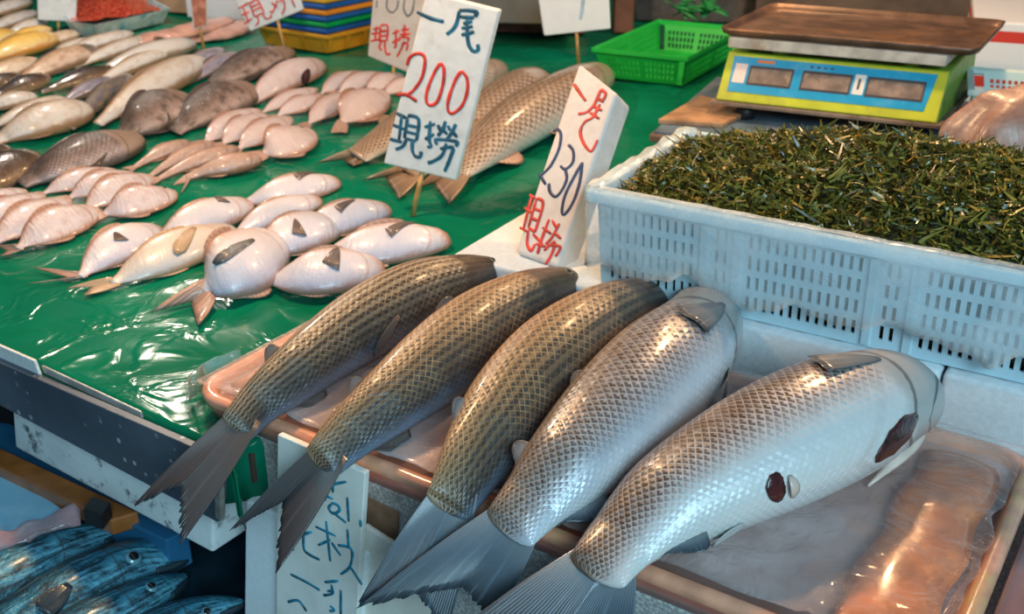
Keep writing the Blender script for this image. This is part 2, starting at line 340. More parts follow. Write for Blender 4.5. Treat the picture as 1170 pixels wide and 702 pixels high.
M['grouper'] = skin('brown_grouper_skin', [(0,(.04,.022,.013)),(.36,(.075,.045,.030)),(.55,(.20,.125,.095)),(.74,(.42,.31,.28)),(1,(.46,.36,.33))], nu=30, nv=24, spot=.55, spotcol=(.16,.1,.08), edge=.2, edgecol=(.55,.42,.35),
    headcol=(.3,.2,.15), headu=.76, gill=.6, mottle=.75, motcol=(.04,.024,.016), bumps=.4, bd=.005, glit=.08, rim=(.06,.035,.025), gl=.6, coat=.08, rough=.46)
M['croaker'] = skin('white_croaker_skin', [(0,(.18,.08,.03)),(.22,(.36,.19,.08)),(.38,(.58,.47,.37)),(.55,(.66,.62,.57)),(.8,(.66,.65,.64)),(1,(.55,.48,.4))], rough=.38, coat=.25, bumps=.5, mottle=.42, motcol=(.46,.30,.17), endcol=(.6,.5,.42), sss=.08, bd=.005, rim=(.30,.15,.06), gl=.3)
M['croaker_grey'] = skin('grey_croaker_skin', [(0,(.3,.2,.12)),(.2,(.5,.38,.28)),(.45,(.6,.55,.5)),(1,(.7,.66,.62))], rough=.33, coat=.5, bumps=.3, endcol=(.36,.4,.4), headcol=(.4,.45,.45), headu=.86, bd=.005, rim=(.26,.16,.09))
M['yellow'] = skin('yellow_croaker_skin', [(0,(.6,.26,.03)),(.3,(.8,.44,.05)),(.6,(.82,.55,.14)),(.85,(.75,.62,.32)),(1,(.7,.6,.35))], rough=.33, coat=.5, bumps=.3, mottle=.25, motcol=(.7,.26,.03), bd=.006, rim=(.66,.24,.02), gl=.4)
M['orange'] = skin('orange_brown_skin', [(0,(.34,.18,.07)),(.3,(.58,.36,.2)),(.6,(.66,.48,.36)),(1,(.7,.58,.5))], rough=.33, coat=.5, bumps=.3, headcol=(.1,.08,.07), headu=.8, bd=.005, rim=(.3,.13,.05), mottle=.5, motcol=(.25,.11,.04))
M['tanfish'] = skin('tan_fish_skin', [(0,(.45,.24,.08)),(.3,(.6,.38,.2)),(.65,(.7,.56,.42)),(1,(.74,.66,.58))], rough=.35, coat=.4, bumps=.3, bd=.005, rim=(.36,.17,.06), mottle=.4, motcol=(.36,.19,.08))
M['lilac'] = skin('lilac_grey_skin', [(0,(.26,.15,.11)),(.3,(.34,.25,.25)),(.55,(.26,.25,.33)),(.8,(.36,.33,.4)),(1,(.3,.24,.23))], rough=.3, coat=.6, bumps=.3, mottle=.5, motcol=(.16,.10,.07), bd=.005, rim=(.2,.12,.08))
M['mottled'] = skin('mottled_grey_skin', [(0,(.36,.24,.12)),(.25,(.3,.24,.19)),(.5,(.16,.14,.15)),(.8,(.12,.11,.11)),(1,(.3,.2,.12))], rough=.25, coat=.8, bumps=.5, mottle=.5, motcol=(.4,.28,.14), bd=.006)
M['mackerel'] = skin('blue_mackerel_skin', [(0,(.012,.03,.045)),(.2,(.02,.09,.14)),(.42,(.04,.26,.38)),(.62,(.14,.44,.58)),(.8,(.05,.22,.32)),(1,(.3,.5,.58))], rough=.4, coat=.15, streak=.85, metal=.2, mottle=.85, motcol=(.008,.018,.028), bumps=.9, gill=.5, headu=.66, sss=0, bd=.004, gl=.6, rim=(.008,.02,.03))  # bright cyan flank stops paint cool daylight highlights into the skin
M['fin_grey'] = finmat('grey_tail_fin', (.16,.13,.12), (.09,.095,.11), (.05,.05,.06))
M['fin_brown'] = finmat('brown_tail_fin', (.15,.115,.095), (.085,.075,.075), (.035,.03,.032))
M['fin_blue'] = finmat('blue_grey_tail_fin', (.36,.38,.39), (.11,.145,.18), (.03,.037,.047), rays=44)
M['fin_tan'] = finmat('tan_fin', (.42,.28,.18), (.3,.2,.12), (.14,.085,.05), rays=20)
M['fin_pale'] = finmat('pale_fin', (.52,.34,.27), (.46,.28,.21), (.36,.2,.14), rays=9)
M['fin_white'] = finmat('white_fin', (.7,.68,.64), (.66,.66,.64), (.6,.6,.6), rays=14)
M['fin_dark'] = finmat('dark_fin', (.10,.075,.06), (.09,.065,.06), (.05,.035,.03), rays=16)
M['fin_beige'] = finmat('beige_fin', (.55,.38,.24), (.52,.36,.22), (.46,.3,.18), rays=12)
M['fin_spot'] = finmat('dark_pectoral_fin', (.16,.10,.075), (.12,.085,.075), (.2,.14,.12), rays=14)
M['fin_pect'] = finmat('grey_pectoral_fin', (.12,.12,.12), (.2,.2,.2), (.06,.055,.055), rays=18)
M['fin_mack'] = finmat('mackerel_fin', (.02,.05,.07), (.02,.05,.07), (.02,.03,.04), rays=16)
M['eye'] = simple('eye_iris', (.30,.26,.16), .15, coat=1); M['eye_blue'] = simple('eye_iris_blue', (.12,.27,.33), .12, coat=1)
M['pupil'] = simple('eye_pupil', (.006,.006,.008), .08, coat=1)
M['wound'] = simple('raw_red_flesh', (.055,.010,.010), .2, .5, 90, .6, 200, coat=.8)
M['bone'] = simple('pale_gill_flap', (.72,.56,.47), .35, .1, 60, .2, coat=.4)

# ---------------------------------------------------------------- fish builder
def cat(p, n):
    """Catmull-Rom through tuples, n+1 samples evenly spaced on chord length"""
    p = [Vector(q) for q in p]; d = [0]
    for a, b in zip(p, p[1:]): d.append(d[-1] + (b.xy - a.xy).length)
    out = []
    for k in range(n+1):
        f = k/n; f = f if f < .9 else .9 + (1 - (1-(f-.9)/.1)**1.7)*.1
        s = f*d[-1]; i = 0
        while i < len(p)-2 and s > d[i+1]: i += 1
        t = (s-d[i])/(d[i+1]-d[i]); p0, p1, p2, p3 = p[max(i-1,0)], p[i], p[i+1], p[min(i+2,len(p)-1)]
        q = .5*((2*p1) + (p2-p0)*t + (2*p0-5*p1+4*p2-p3)*t*t + (3*p1-p0-3*p2+p3)*t**3)
        out.append((f, q.x, q.y, max(q.z, .6)))
    return out
class Fish: pass
def lerp(a, b, t): return a + (b-a)*t
def sn(fs, ph):
    q = math.sin(ph); return math.copysign(abs(q)**fs.p, q)
def solve_body(pts, z0, roll, k, n, capu=.95, zoff=None, sag=.93, lens=1.0):
    s = cat(pts, n); fs = Fish(); N = len(s); fs.t = [q[0] for q in s]
    hw = []
    for q in s:
        w = q[3]
        if q[0] > capu: w *= math.sqrt(max(0, 1-((q[0]-capu)/(1.0001-capu))**2))*.97+.03
        hw.append(w)
    th = [R(roll if not isinstance(roll, tuple) else lerp(roll[0], roll[1], q[0])) for q in s]
    a = [hw[i]/pxm(pix(s[i][1], s[i][2], z0)) for i in range(N)]
    for it in range(5):
        zs = []
        for i in range(N):
            sup = math.sqrt((a[i]*math.cos(th[i]))**2 + (k*a[i]*math.sin(th[i]))**2)*sag
            zs.append(z0 + sup + (zoff(s[i][0]) if zoff else 0))
        if it == 0: pass
        zz = zs[:]
        for _ in range(6): zz = [zz[0]] + [(zz[i-1]+2*zz[i]+zz[i+1])/4 for i in range(1, N-1)] + [zz[-1]*.5+zz[-2]*.5]
        C = [pix(s[i][1], s[i][2], zz[i]) for i in range(N)]
        T = [(C[min(i+1,N-1)]-C[max(i-1,0)]).normalized() for i in range(N)]
        D, L = [], []
        for i in range(N):
            S = Z.cross(T[i]).normalized(); Uu = T[i].cross(S).normalized()
            if Uu.z < 0: Uu = -Uu
            D.append(Uu*math.cos(th[i]) + S*math.sin(th[i])); L.append(Uu*math.sin(th[i]) - S*math.cos(th[i]))
            pd = (Vector(s[min(i+1,N-1)][1:3]) - Vector(s[max(i-1,0)][1:3])).normalized(); nn = Vector((-pd.y, pd.x))
            e = .001; c0 = proj(C[i]); ja = (proj(C[i]+D[i]*e)-c0).dot(nn)/e; jb = (proj(C[i]+L[i]*e)-c0).dot(nn)/e
            a[i] = hw[i]/max(1e-6, math.sqrt(ja*ja + (k*jb)**2))
    fs.C, fs.T, fs.D, fs.L, fs.a, fs.n = C, T, D, L, a, N; fs.p = lens
    fs.b = [x*k*((.11 if capu > .94 or n > 60 else .3) + (.89 if capu > .94 or n > 60 else .7)*min(1, (fs.t[i]/.27))**.75) for i, x in enumerate(a)]
    return fs
def surf(fs, u, phi, off=0.0):
    u = min(max(u, 0), 1)
    i = 0
    while i < fs.n-2 and u > fs.t[i+1]: i += 1
    t = (u-fs.t[i])/(fs.t[i+1]-fs.t[i])
    C = fs.C[i].lerp(fs.C[i+1], t); D = fs.D[i].lerp(fs.D[i+1], t); L = fs.L[i].lerp(fs.L[i+1], t); a = lerp(fs.a[i], fs.a[i+1], t); b = lerp(fs.b[i], fs.b[i+1], t)
    nrm = (D*math.cos(phi)/max(a,1e-5) + L*math.sin(phi)/max(b,1e-5)).normalized()
    return C + D*math.cos(phi)*a + L*sn(fs, phi)*b + nrm*off
def find(fs, px, py):
    """(u, phi) of the seen body point nearest a photo pixel"""
    best = None; q = Vector((px, py))
    for i in range(0, fs.n):
        for j in range(73):
            ph = -PI/2 + 2*PI*j/72*1.0
            P = fs.C[i] + fs.D[i]*math.cos(ph)*fs.a[i] + fs.L[i]*sn(fs, ph)*fs.b[i]
            nr = fs.D[i]*math.cos(ph)/max(fs.a[i],1e-5) + fs.L[i]*math.sin(ph)/max(fs.b[i],1e-5)
            if nr.dot(CAM-P) <= 0: continue
            d = (proj(P)-q).length
            if best is None or d < best[0]: best = (d, fs.t[i], ph)
    return best[1], best[2]
def body_mb(fs, m=28, groove=None, tongue=None):
    mb = MB(); rings = []; ts = []
    if tongue:          # scaly rounded end of the body lying over the root of the tail fin
        a0, b0 = fs.a[0], fs.b[0]; d = (tongue-fs.C[0]).normalized()
        for q in (.98, .9, .75, .5, .25):
            f = math.sqrt(1-q*q); row = []
            for j in range(m):
                ph = 2*PI*j/m; row.append(mb.vert(fs.C[0] + d*a0*.30*q + fs.D[0]*math.cos(ph)*a0*f + fs.L[0]*math.sin(ph)*lerp(b0, .0016, q)))
            rings.append(row); ts.append(-.016*q)
    for i in range(fs.n):
        row = []
        for j in range(m):
            ph = 2*PI*j/m; g = 1.0
            if groove and abs(math.sin(ph)) > .15: g -= groove[1]*math.exp(-((fs.t[i]-(groove[0]-.06*math.cos(ph)**2))/.008)**2)
            row.append(mb.vert(fs.C[i] + fs.D[i]*math.cos(ph)*fs.a[i]*g + fs.L[i]*sn(fs, ph)*fs.b[i]*g))
        rings.append(row)
    ts += fs.t
    for i in range(len(rings)-1):
        for j in range(m):
            u0, u1, v0, v1 = ts[i], ts[i+1], j/m, (j+1)/m
            mb.face((rings[i][j], rings[i+1][j], rings[i+1][(j+1)%m], rings[i][(j+1)%m]), [(u0,v0),(u1,v0),(u1,v1),(u0,v1)])
    mb.face(rings[0], [(0, j/m) for j in range(m)]); mb.face(rings[-1][::-1], [(1, j/m) for j in range(m)][::-1])
    return mb
def tail_mb(fs, tip1, tip2, notch, n=25, m=9, th=.0028, serr=.003, bulge=.12, inset=.9):
    mb = MB(); C, D, a, T = fs.C[0], fs.D[0], fs.a[0], fs.T[0]
    C = C + T*a*inset; a = fs.a[min(3, fs.n-1)]; g = []
    L1 = (tip1-C).length
    for i in range(m):
        t = i/(m-1); row = []
        for j in range(n):
            s = j/(n-1); B = C + D*a*.74*(1-2*s)
            w = abs(2*s-1)
            tip = tip1 if s < .5 else tip2
            E = notch.lerp(tip, w**1.25)
            if m > 6: E = E + (B-E).normalized()*(serr*random.random()*(.4+w))
            side = 1 if s < .5 else -1
            P = B.lerp(E, t) + D*side*math.sin(PI*t)*bulge*a*w**3
            row.append(P)
        g.append(row)
    mb.sheet(g, lambda i, j: th*(1-.8*i/(m-1)) + .0003)
    return mb
def ridge_fin(fs, u0, u1, phi, hmax, sweep=.3, th=.0012, n=12, m=5, shape=None, lay=0.0):
    mb = MB(); g = []
    for i in range(m):
        t = i/(m-1); row = []
        for j in range(n):
            s = j/(n-1); u = lerp(u1, u0, s)
            P = surf(fs, u, phi, -.001); Q = surf(fs, u, phi + lay, hmax)
            hgt = shape(s) if shape else math.sin(PI*min(1, s*1.15+.12))**.7 * (1-.55*s)
            dirv = (Q-P); row.append(P + dirv*hgt*t - fs.T[int(u*(fs.n-1))]*hmax*sweep*t*(.4+.6*s))
        g.append(row)
    mb.sheet(g, lambda i, j: th*(1-.6*i/(m-1)))
    return mb
def flap_fin(fs, root, tip, wid, lift=.003, th=.0012, n=9, m=8, tri=False, flare=.95):
    """leaf shaped fin lying along the flank from root to tip, both photo pixels on the body"""
    u0, p0 = find(fs, *root); u1, p1 = find(fs, *tip)
    return leaf(fs, u0, p0, u1, p1, wid, lift, th, n, m, flare, tri)
def leaf(fs, u0, p0, u1, p1, wid, lift=.003, th=.0012, n=9, m=8, flare=.95, tri=False):
    mb = MB(); g = []; A = surf(fs, u0, p0); B = surf(fs, u1, p1); ax = (B-A).normalized()
    for i in range(m):
        t = i/(m-1); row = []; u, p = lerp(u0, u1, t), lerp(p0, p1, t)
        P = surf(fs, u, p); nr = (surf(fs, u, p, .01)-P).normalized(); sd = nr.cross(ax).normalized()
        w = wid*(.22 + flare*math.sin(PI*(t*.62+.06))**1.1)
        if t > .8 and not tri: w *= 1-((t-.8)/.2)**2*.55
        if tri: w = wid*(.12 + .95*t**.8)
        for j in range(n):
            s = j/(n-1)-.5
            row.append(P + nr*(.0010 + lift*t + .0010*math.sin(s*9) * t - abs(s)*w*.25) + sd*s*2*w + (ax*w*(.5*s - .25*abs(s) + .12*noise.noise(Vector((s*9, wid*900, 0))))*t if tri else Vector((0,0,0))))
        g.append(row)
    mb.sheet(g, lambda i, j: th*(1-.5*i/(m-1)))
    return mb
def eye_obj(fs, u, phi, r, parent, iris='eye', pup=3):
    P = surf(fs, u, phi); nr = (surf(fs, u, phi, .01)-P).normalized()
    mb = MB(); mb.sphere(P - nr*r*.15, r, 14, 10, nr, .6, mi_cap=pup)
    return obj('eye', mb, [M[iris], M['pupil']], parent)

# =================================================================================================
#                                       THE STALL
# =================================================================================================
TZ = -0.030                      # top of the green sheet
A1 = R(-31.0)                    # direction of the long edges of the stall
UX = Vector((math.cos(A1), math.sin(A1), 0)); VX = Vector((-UX.y, UX.x, 0))
FLOOR = -0.62
mb = MB(); mb.box((-6, -3, FLOOR-.05), (12, 0, 0), (0, 11, 0), (0, 0, .05))
struct('floor', mb, simple('wet_concrete', (.06,.07,.075), .35, .3, 6, .3, 40), smooth=False)
mb = MB(); mb.box((-6, 6.6, FLOOR), (12, 0, 0), (0, .08, 0), (0, 0, 3.2))
struct('wall_back', mb, simple('dark_market_wall', (.05,.045,.045), .8, .4, 3), smooth=False)

# --- green plastic sheet over the table (it also hangs a little over the front edge)
gs = G('green_plastic_sheet'); P_ = gs.geo()
gs.set(Base_Color=gs.mix(gs.smooth(gs.noise(P_, 5, 4), .35, .7), (.002,.15,.080), (.003,.20,.11)), Roughness=.16, Specular_IOR_Level=.13)
rid = gs.m_('SUBTRACT', 1.0, gs.m_('ABSOLUTE', gs.m_('MULTIPLY', gs.m_('SUBTRACT', gs.noise(P_, 11, 3, .5, .8), .5), 5.0)))
hgt = gs.m_('ADD', gs.m_('MULTIPLY', gs.smooth(rid, .55, 1.0), .5), gs.m_('MULTIPLY', gs.noise(P_, 34, 3, .5, .6), .25))
gs.bump(hgt, .26, .006)
M['green_sheet'] = gs.m
E0 = pix(0, 390, TZ); E1 = pix(240, 500, TZ)
FU = (E1-E0).normalized(); FV = Vector((-FU.y, FU.x, 0))           # front edge direction of the green table, and inwards
TE = pix(268, 516, TZ)                                              # right end of that edge
def table_pt(s, t): return TE - FU*s + FV*t
mb = MB(); g = []
xs = [-3.0 + 4.6*i/150 for i in range(151)]
ts = [-.013, -.012, -.006] + [0.0 + .004*i for i in range(3)] + [.012 + (3.0)*(i/120)**1.5 for i in range(121)]
for t in ts:
    row = []
    for x in xs:
        P = TE + FU*x + FV*max(t, 0)
        w = noise.noise(P*7.0)*.0045 + noise.noise(P*17+Vector((3,1,0)))*.003
        w += .006*max(0, 1-abs(noise.noise(P*3.1+Vector((9,2,1))))*7)
        if t < 0: P = P - FV*.004; z = TZ - {-.013:.075, -.012:.045, -.006:.012}[t] + w*.3
        else: z = TZ - .0035 + min(w, .006)*min(1, .4+t*6)
        row.append(Vector((P.x, P.y, z)))
    g.append(row)
# the part right of the mullet tray only exists behind it
g2 = []
for r_, t in zip(g, ts):
    row = []
    for x, P in zip(xs, r_):
        if x > 0: P = P + FV*(0.55*min(1, x/.08)*max(0, 1-max(t,0)/3.4))
        row.append(P)
    g2.append(row)
mb.sheet(g2, .0012)
tag(obj('plastic_sheet', mb, M['green_sheet']), 'wrinkled glossy green plastic sheet covering the fish table', 'plastic sheet')

# --- table under the sheet, its dark front board and the white foam box below it
wood_dark = simple('dark_wood', (.075,.05,.035), .6, .35, 20, .3, 60)
tb = thing('display_table', 'long market table under the green plastic sheet', 'table', TE + Vector((0, 0, FLOOR-TZ)))
mb = MB(); mb.box(table_pt(3.0, .02) - Z*.05, FU*3.0, FV*2.9, Z*.035); mb.box(table_pt(0, .62) - Z*.05, FU*1.55, FV*2.3, Z*.035)
obj('tabletop', mb, wood_dark, tb, smooth=False)
for s, t in ((.1, .35), (2.8, .35), (.1, 2.7), (2.8, 2.7), (-1.4, 2.7)):
    mb = MB(); q = table_pt(s, t); mb.box((q.x, q.y, FLOOR), FU*.05, FV*.05, Z*(-.05-FLOOR+TZ)); obj('leg', mb, wood_dark, tb, smooth=False)
g = G('splashed_dark_board'); P_ = g.geo(); v = g.n('ShaderNodeTexVoronoi'); g.l(P_, v.inputs[0]); v.inputs['Scale'].default_value = 62
sp = g.m_('MULTIPLY', g.smooth(v.outputs['Distance'], .26, .14), g.smooth(g.noise(P_, 9, 3), .44, .54))
c = g.mix(g.smooth(g.noise(P_, 6, 5), .35, .7), (.06,.078,.105), (.10,.125,.16)); c = g.mix(sp, c, (.42,.46,.48))
g.set(Base_Color=c, Roughness=.42); g.bump(g.noise(P_, 60, 4), .15, .002); M['board_dark'] = g.m
BP = table_pt(.0, -.012)                     # board plane just in front of the sheet's hem
def on_front(px, py, off=-.014): return pixplane(px, py, table_pt(0, off), FV)
mb = MB()
tl, tr_, br, bl = on_front(-40, 390), on_front(262, 521), on_front(257, 592), on_front(-40, 434)
mb.prism([tl, tr_, br, bl], FV*-.010)
tag(obj('front_board', mb, M['board_dark'], smooth=False, bevel=.001), 'dark grey water-spattered board along the front of the green table', 'board')
foam = simple('white_foam', (.74,.77,.76), .75, .06, 200, .35, 260)
g = G('stained_foam'); P_ = g.geo(); n1 = g.noise(P_, 28, 8, .7); c = g.mix(g.smooth(n1, .54, .66), (.90,.94,.92), (.10,.12,.11))
c = g.mix(g.m_('MULTIPLY', g.smooth(g.noise(P_, 9, 5), .5, .7), .5), c, (.6,.66,.63)); g.set(Base_Color=c, Roughness=.7); g.bump(n1, .5, .003); M['foam_dirty'] = g.m
mb = MB(); q = [on_front(11, 430, -.006), on_front(243, 560, -.006), on_front(243, 633, -.006), on_front(17, 512, -.006)]
mb.prism(q, FV*.12)
tag(obj('foam_box', mb, M['foam_dirty'], bevel=.004), 'stained white foam box under the dark front board', 'foam box')
mb = MB(); q = [on_front(-20, 384, -.012), on_front(42, 411, -.012), on_front(49, 429, -.012), on_front(-20, 401, -.012)]
mb.prism(q, FV*-.004)
tag(obj('foam_strip', mb, foam, smooth=False, bevel=.001), 'white strip tucked behind the top of the dark front board', 'strip')
mb = MB(); q = [on_front(47, 418, -.010), on_front(160, 471, -.010), on_front(162, 479, -.010), on_front(50, 427, -.010)]
mb.prism(q, FV*.003)
tag(obj('edge_trim', mb, simple('dull_metal', (.5,.5,.47), .4, .2, 30, metal=.3, dirt=(.25,.13,.06)), smooth=False, bevel=.001), 'thin pale rim showing above the dark front board beside the white strip', 'trim')
mb = MB(); q = [on_front(250, 527, -.025), on_front(256, 530, -.025), on_front(257, 592, -.025), on_front(251, 588, -.025)]
mb.prism(q, FV*-.006)
tag(obj('metal_angle', mb, simple('rusty_metal', (.3,.27,.24), .5, .3, 60, dirt=(.2,.09,.04), dirt_amt=.8, metal=.4), smooth=False), 'rusty upright metal edge at the end of the dark front board', 'metal strip')

# --- foam base box and the foam slab the crate stands on
FT = pix(250, 464, 0); FR_ = pix(850, 704, 0); TU = (FR_-FT).normalized(); TV = Vector((-TU.y, TU.x, 0))   # mullet tray axes
fb = MB(); o = FT + TU*.010 + TV*.012
fb.box((o.x, o.y, FLOOR), TU*.80, TV*.40, Z*(-.0275-FLOOR))
g = G('speckled_foam'); P_ = g.geo(); v = g.n('ShaderNodeTexVoronoi'); g.l(P_, v.inputs[0]); v.inputs['Scale'].default_value = 300
c = g.mix(g.smooth(v.outputs['Distance'], .2, .75), (.56,.57,.55), (.34,.34,.33)); c = g.mix(g.m_('MULTIPLY', g.smooth(g.noise(P_, 14, 5), .55, .7), .6), c, (.2,.16,.12))
g.set(Base_Color=c, Roughness=.8); g.bump(v.outputs['Distance'], .3, .002); M['foam_speck'] = g.m
tag(obj('foam_box', fb, M['foam_speck'], smooth=False, bevel=.004), 'speckled grey-white foam box carrying the tray of mullets', 'foam box')
SZ = .045
s0 = pix(515, 291, SZ); s1 = pix(1170, 447, SZ); SU = (s1-s0).normalized(); SV = Vector((-SU.y, SU.x, 0))
slab_mat = simple('crate_foam', (.70,.75,.78), .55, .05, 150, .2, 240)
mb = MB(); w1 = .352
mb.box((s0.x, s0.y, TZ), SU*w1, SV*.36, Z*(SZ-TZ))
tag(obj('foam_slab', mb, slab_mat, smooth=True, bevel=.006, seg=3), 'white foam slab behind the dark mullets, under the leaning 230 sign', 'foam slab')
mb = MB(); q = s0 + SU*(w1+.003)
mb.box((q.x, q.y, TZ), SU*.245, SV*.36, Z*(SZ-TZ-.0005)); 
tag(obj('foam_slab', mb, slab_mat, smooth=True, bevel=.006, seg=3), 'bluish-white foam slab below the crate, behind the two silver mullets', 'foam slab')
mb = MB(); q = s0 + SU*(w1+.251)
mb.box((q.x, q.y, TZ), SU*.30, SV*.36, Z*(SZ-TZ-.001))
tag(obj('foam_slab', mb, slab_mat, smooth=True, bevel=.006, seg=3), 'foam slab at the right edge of the photo below the crate', 'foam slab')

# --- the mullet tray: salmon-orange plastic tray with a raised rim, wrapped in clear plastic
tray_red = simple('salmon_tray', (.85,.27,.19), .32, .25, 14, .15, 50, coat=.4, dirt=(.40,.13,.09), dirt_amt=.4)
tray_or = simple('orange_tray_floor', (.52,.32,.28), .35, .25, 7, .2, 40, coat=.4, dirt=(.72,.24,.07), dirt_amt=.8, dscale=5)
rim_mat = simple('yellowed_rim', (.80,.36,.22), .3, .2, 30, .15, 80, coat=.5, dirt=(.70,.52,.18), dirt_amt=.9, dscale=9)
W_, D_ = .792, .366
tr0 = FT - TU*.055
tp = lambda u, v, z: tr0 + TU*u + TV*v + Z*z
tray = thing('fish_tray', 'salmon-orange plastic-wrapped tray under the five big mullets', 'tray', tp(.4, .17, -.0265))
def rrect(u0, v0, u1, v1, r, n=6):
    out = []
    for cx, cy, a0 in ((u1-r, v0+r, -90), (u1-r, v1-r, 0), (u0+r, v1-r, 90), (u0+r, v0+r, 180)):
        for i in range(n+1): a = R(a0 + 90*i/n); out.append((cx + r*math.cos(a), cy + r*math.sin(a)))
    return out
def loop_strip(mb, loops, close_first=False, close_last=False):
    idx = [[mb.vert(p) for p in L_] for L_ in loops]; n = len(idx[0])
    for k in range(len(idx)-1):
        for i in range(n): mb.face((idx[k][i], idx[k][(i+1)%n], idx[k+1][(i+1)%n], idx[k+1][i]))
    if close_first: mb.face(idx[0][::-1])
    if close_last: mb.face(idx[-1])
RT_ = lambda d, z, r=.045: [tp(u, v, z) for u, v in rrect(d, d, W_-d, D_-d, max(r-d, .004))]
mb = MB(); loop_strip(mb, [RT_(.010, -.0265), RT_(.004, -.012), RT_(.002, -.006)], close_first=True)
obj('tray_wall', mb, tray_red, tray)
mb = MB(); loop_strip(mb, [RT_(.002, -.007), RT_(.0005, -.001), RT_(.003, .003), RT_(.010, .0045), RT_(.015, .002), RT_(.018, -.006)])
obj('rim', mb, rim_mat, tray)
mb = MB(); loop_strip(mb, [RT_(.0175, -.005), RT_(.020, -.010), RT_(.06, -.010)], close_last=True)
obj('tray_floor', mb, tray_or, tray)
mb = MB()      # orange roll lying inside along the right end of the tray
g = []
for i in range(25):
    t = i/24; e = max(0, 1-(2*t-1)**8)**.5
    g.append([tp(W_-.066 + .036*(j/5-1)*(.85+.15*e) + .003*math.sin(i*.7), .03 + .30*t, -.006 + .016*e*max(0, 1-(j/5-1)**2)**.5 + .0012*noise.noise(Vector((i*.5, j*.6, 2)))) for j in range(11)])
mb.sheet(g, .004)
tag(obj('fish_roe', mb, simple('orange_roe', (.74,.20,.05), .3, .3, 22, .3, 70, coat=.5, dirt=(.3,.06,.03))), 'long orange roll along the right rim of the mullet tray', 'fish roe')
mb = MB()
g = [[surfp for surfp in [tp(.030+.075*j/5 + .004*math.sin(i), .04+.24*i/12, -.002+.010*math.sin(PI*(j/5))*math.sin(PI*min(1,(i+1)/6))) for j in range(6)]] for i in range(13)]
mb.sheet(g, .006)
tag(obj('fish_roe', mb, simple('orange_fillet', (.66,.23,.07), .3, .25, 24, .3, 60, coat=.5)), 'orange slab in the left end of the mullet tray beside the green sheet', 'fish roe')
mb = MB(); mb.box(tp(W_+.004, -.02, -.0265), TU*.20, TV*.36, Z*.018)
tag(obj('fish_tray', mb, simple('mauve_tray', (.26,.13,.13), .3, .3, 12, .2, 40, coat=.5, dirt=(.40,.16,.09), dirt_amt=.6), smooth=False, bevel=.005), 'mauve plastic-covered tray end at the bottom right corner of the photo', 'tray')
# clear plastic over the tray
wrap_mat = clear_plastic('tray_wrap', (.86,.72,.70), haze=.34, rough=.13, bump=1.1, bscale=26, fade=(.74, .94))
mb = MB(); g = []
nu_, nv_ = 90, 44
for i in range(nv_+1):
    v = .014 + (D_-.026)*i/nv_; row = []
    for j in range(nu_+1):
        u = -.012 + (W_-.004)*j/nu_; P = tp(u, v, 0)
        z = .0075 if u > 0 else .0075 - min(1, -u/.012)*.03
        if W_-.115 < u: z = .0125
        z += (abs(noise.noise(P*16))*.006 + abs(noise.noise(P*31+Vector((4,0,0))))*.004 + noise.noise(P*60)*.001) * (1 if u > .02 else .25)
        row.append(tp(u + .010*noise.noise(Vector((v*25, 3, 0)))*(j/nu_)**6, v + .004*noise.noise(Vector((u*22, 8, 0)))*(1 if i == 0 else 0), z))
    g.append(row)
mb.sheet(g, .0005)
tag(obj('plastic_wrap', mb, wrap_mat), 'hazy clear plastic wrap stretched over the mullet tray', 'plastic wrap')
# bag bulge hanging off the left end of the tray
mb = MB(); g = []
for i in range(13):
    row = []
    for j in range(13):
        t = j/12; u = -.008 - .014*math.sin(PI*i/12)*(1-t*.3) - .004*t
        P = tp(u, .01 + .09*i/12 + .006*math.sin(i*2), .006 - .032*t)
        row.append(P + Vector((noise.noise(P*60), noise.noise(P*60+Vector((5,5,5))), 0))*.004)
    g.append(row)
mb.sheet(g, .0005)
tag(obj('plastic_bag', mb, clear_plastic('bag_end', (.65,.85,.88), haze=.3, rough=.08, bump=.7, bscale=40)), 'clear bag corner bulging over the green sheet at the left end of the mullet tray', 'plastic bag')
# green drip of sheet beside the foam box
mb = MB(); g = [[on_front(262+9*j/4+10*i/9, 527+62*i/9+4*j, -.03 + .006*math.sin(j*1.6)) for j in range(5)] for i in range(10)]
mb.sheet(g, .0012)
tag(obj('plastic_sheet', mb, M['green_sheet']), 'narrow strip of green plastic hanging beside the speckled foam box', 'plastic sheet')

# --- white boards standing in front of the foam box
BPn = TV; BP0 = FT - TV*.020
def on_tray_front(px, py, off): return pixplane(px, py, FT + TV*off, TV)
def board(px_quad, off, th, mat, name, bev=.002):
    mb = MB(); mb.prism([on_tray_front(x, y, off) for x, y in px_quad], TV*th); return obj(name, mb, mat, smooth=False, bevel=bev)
def extend(quad, off):
    """run the two lower corners of a standing board straight down to the floor"""
    a, b = on_tray_front(*quad[0], off), on_tray_front(*quad[1], off)
    dn = (on_tray_front(quad[0][0]-2, 760, off) - a).normalized()
    return [a, b, b + dn*((FLOOR-b.z)/dn.z), a + dn*((FLOOR-a.z)/dn.z)]
mb = MB(); mb.prism(extend([(280, 572), (420, 634)], -.010), TV*.020)
tag(obj('foam_board', mb, simple('clean_foam', (.88,.94,.95), .6, .03, 120, .15, 300), smooth=False, bevel=.003), 'plain pale blue-white foam panel left of the handwritten panel', 'foam panel')
sg = thing('sign_panel', 'tall cream panel with blue handwriting below the second mullet', 'sign', pix(365, 700, -.2))
mb = MB(); mb.prism(extend([(317, 497), (417, 541)], -.018), TV*.007)
obj('panel', mb, simple('cream_panel', (.92,.92,.85), .5, .06, 30, .1, 100, dirt=(.75,.68,.52), dirt_amt=.3), sg, smooth=False, bevel=.001)
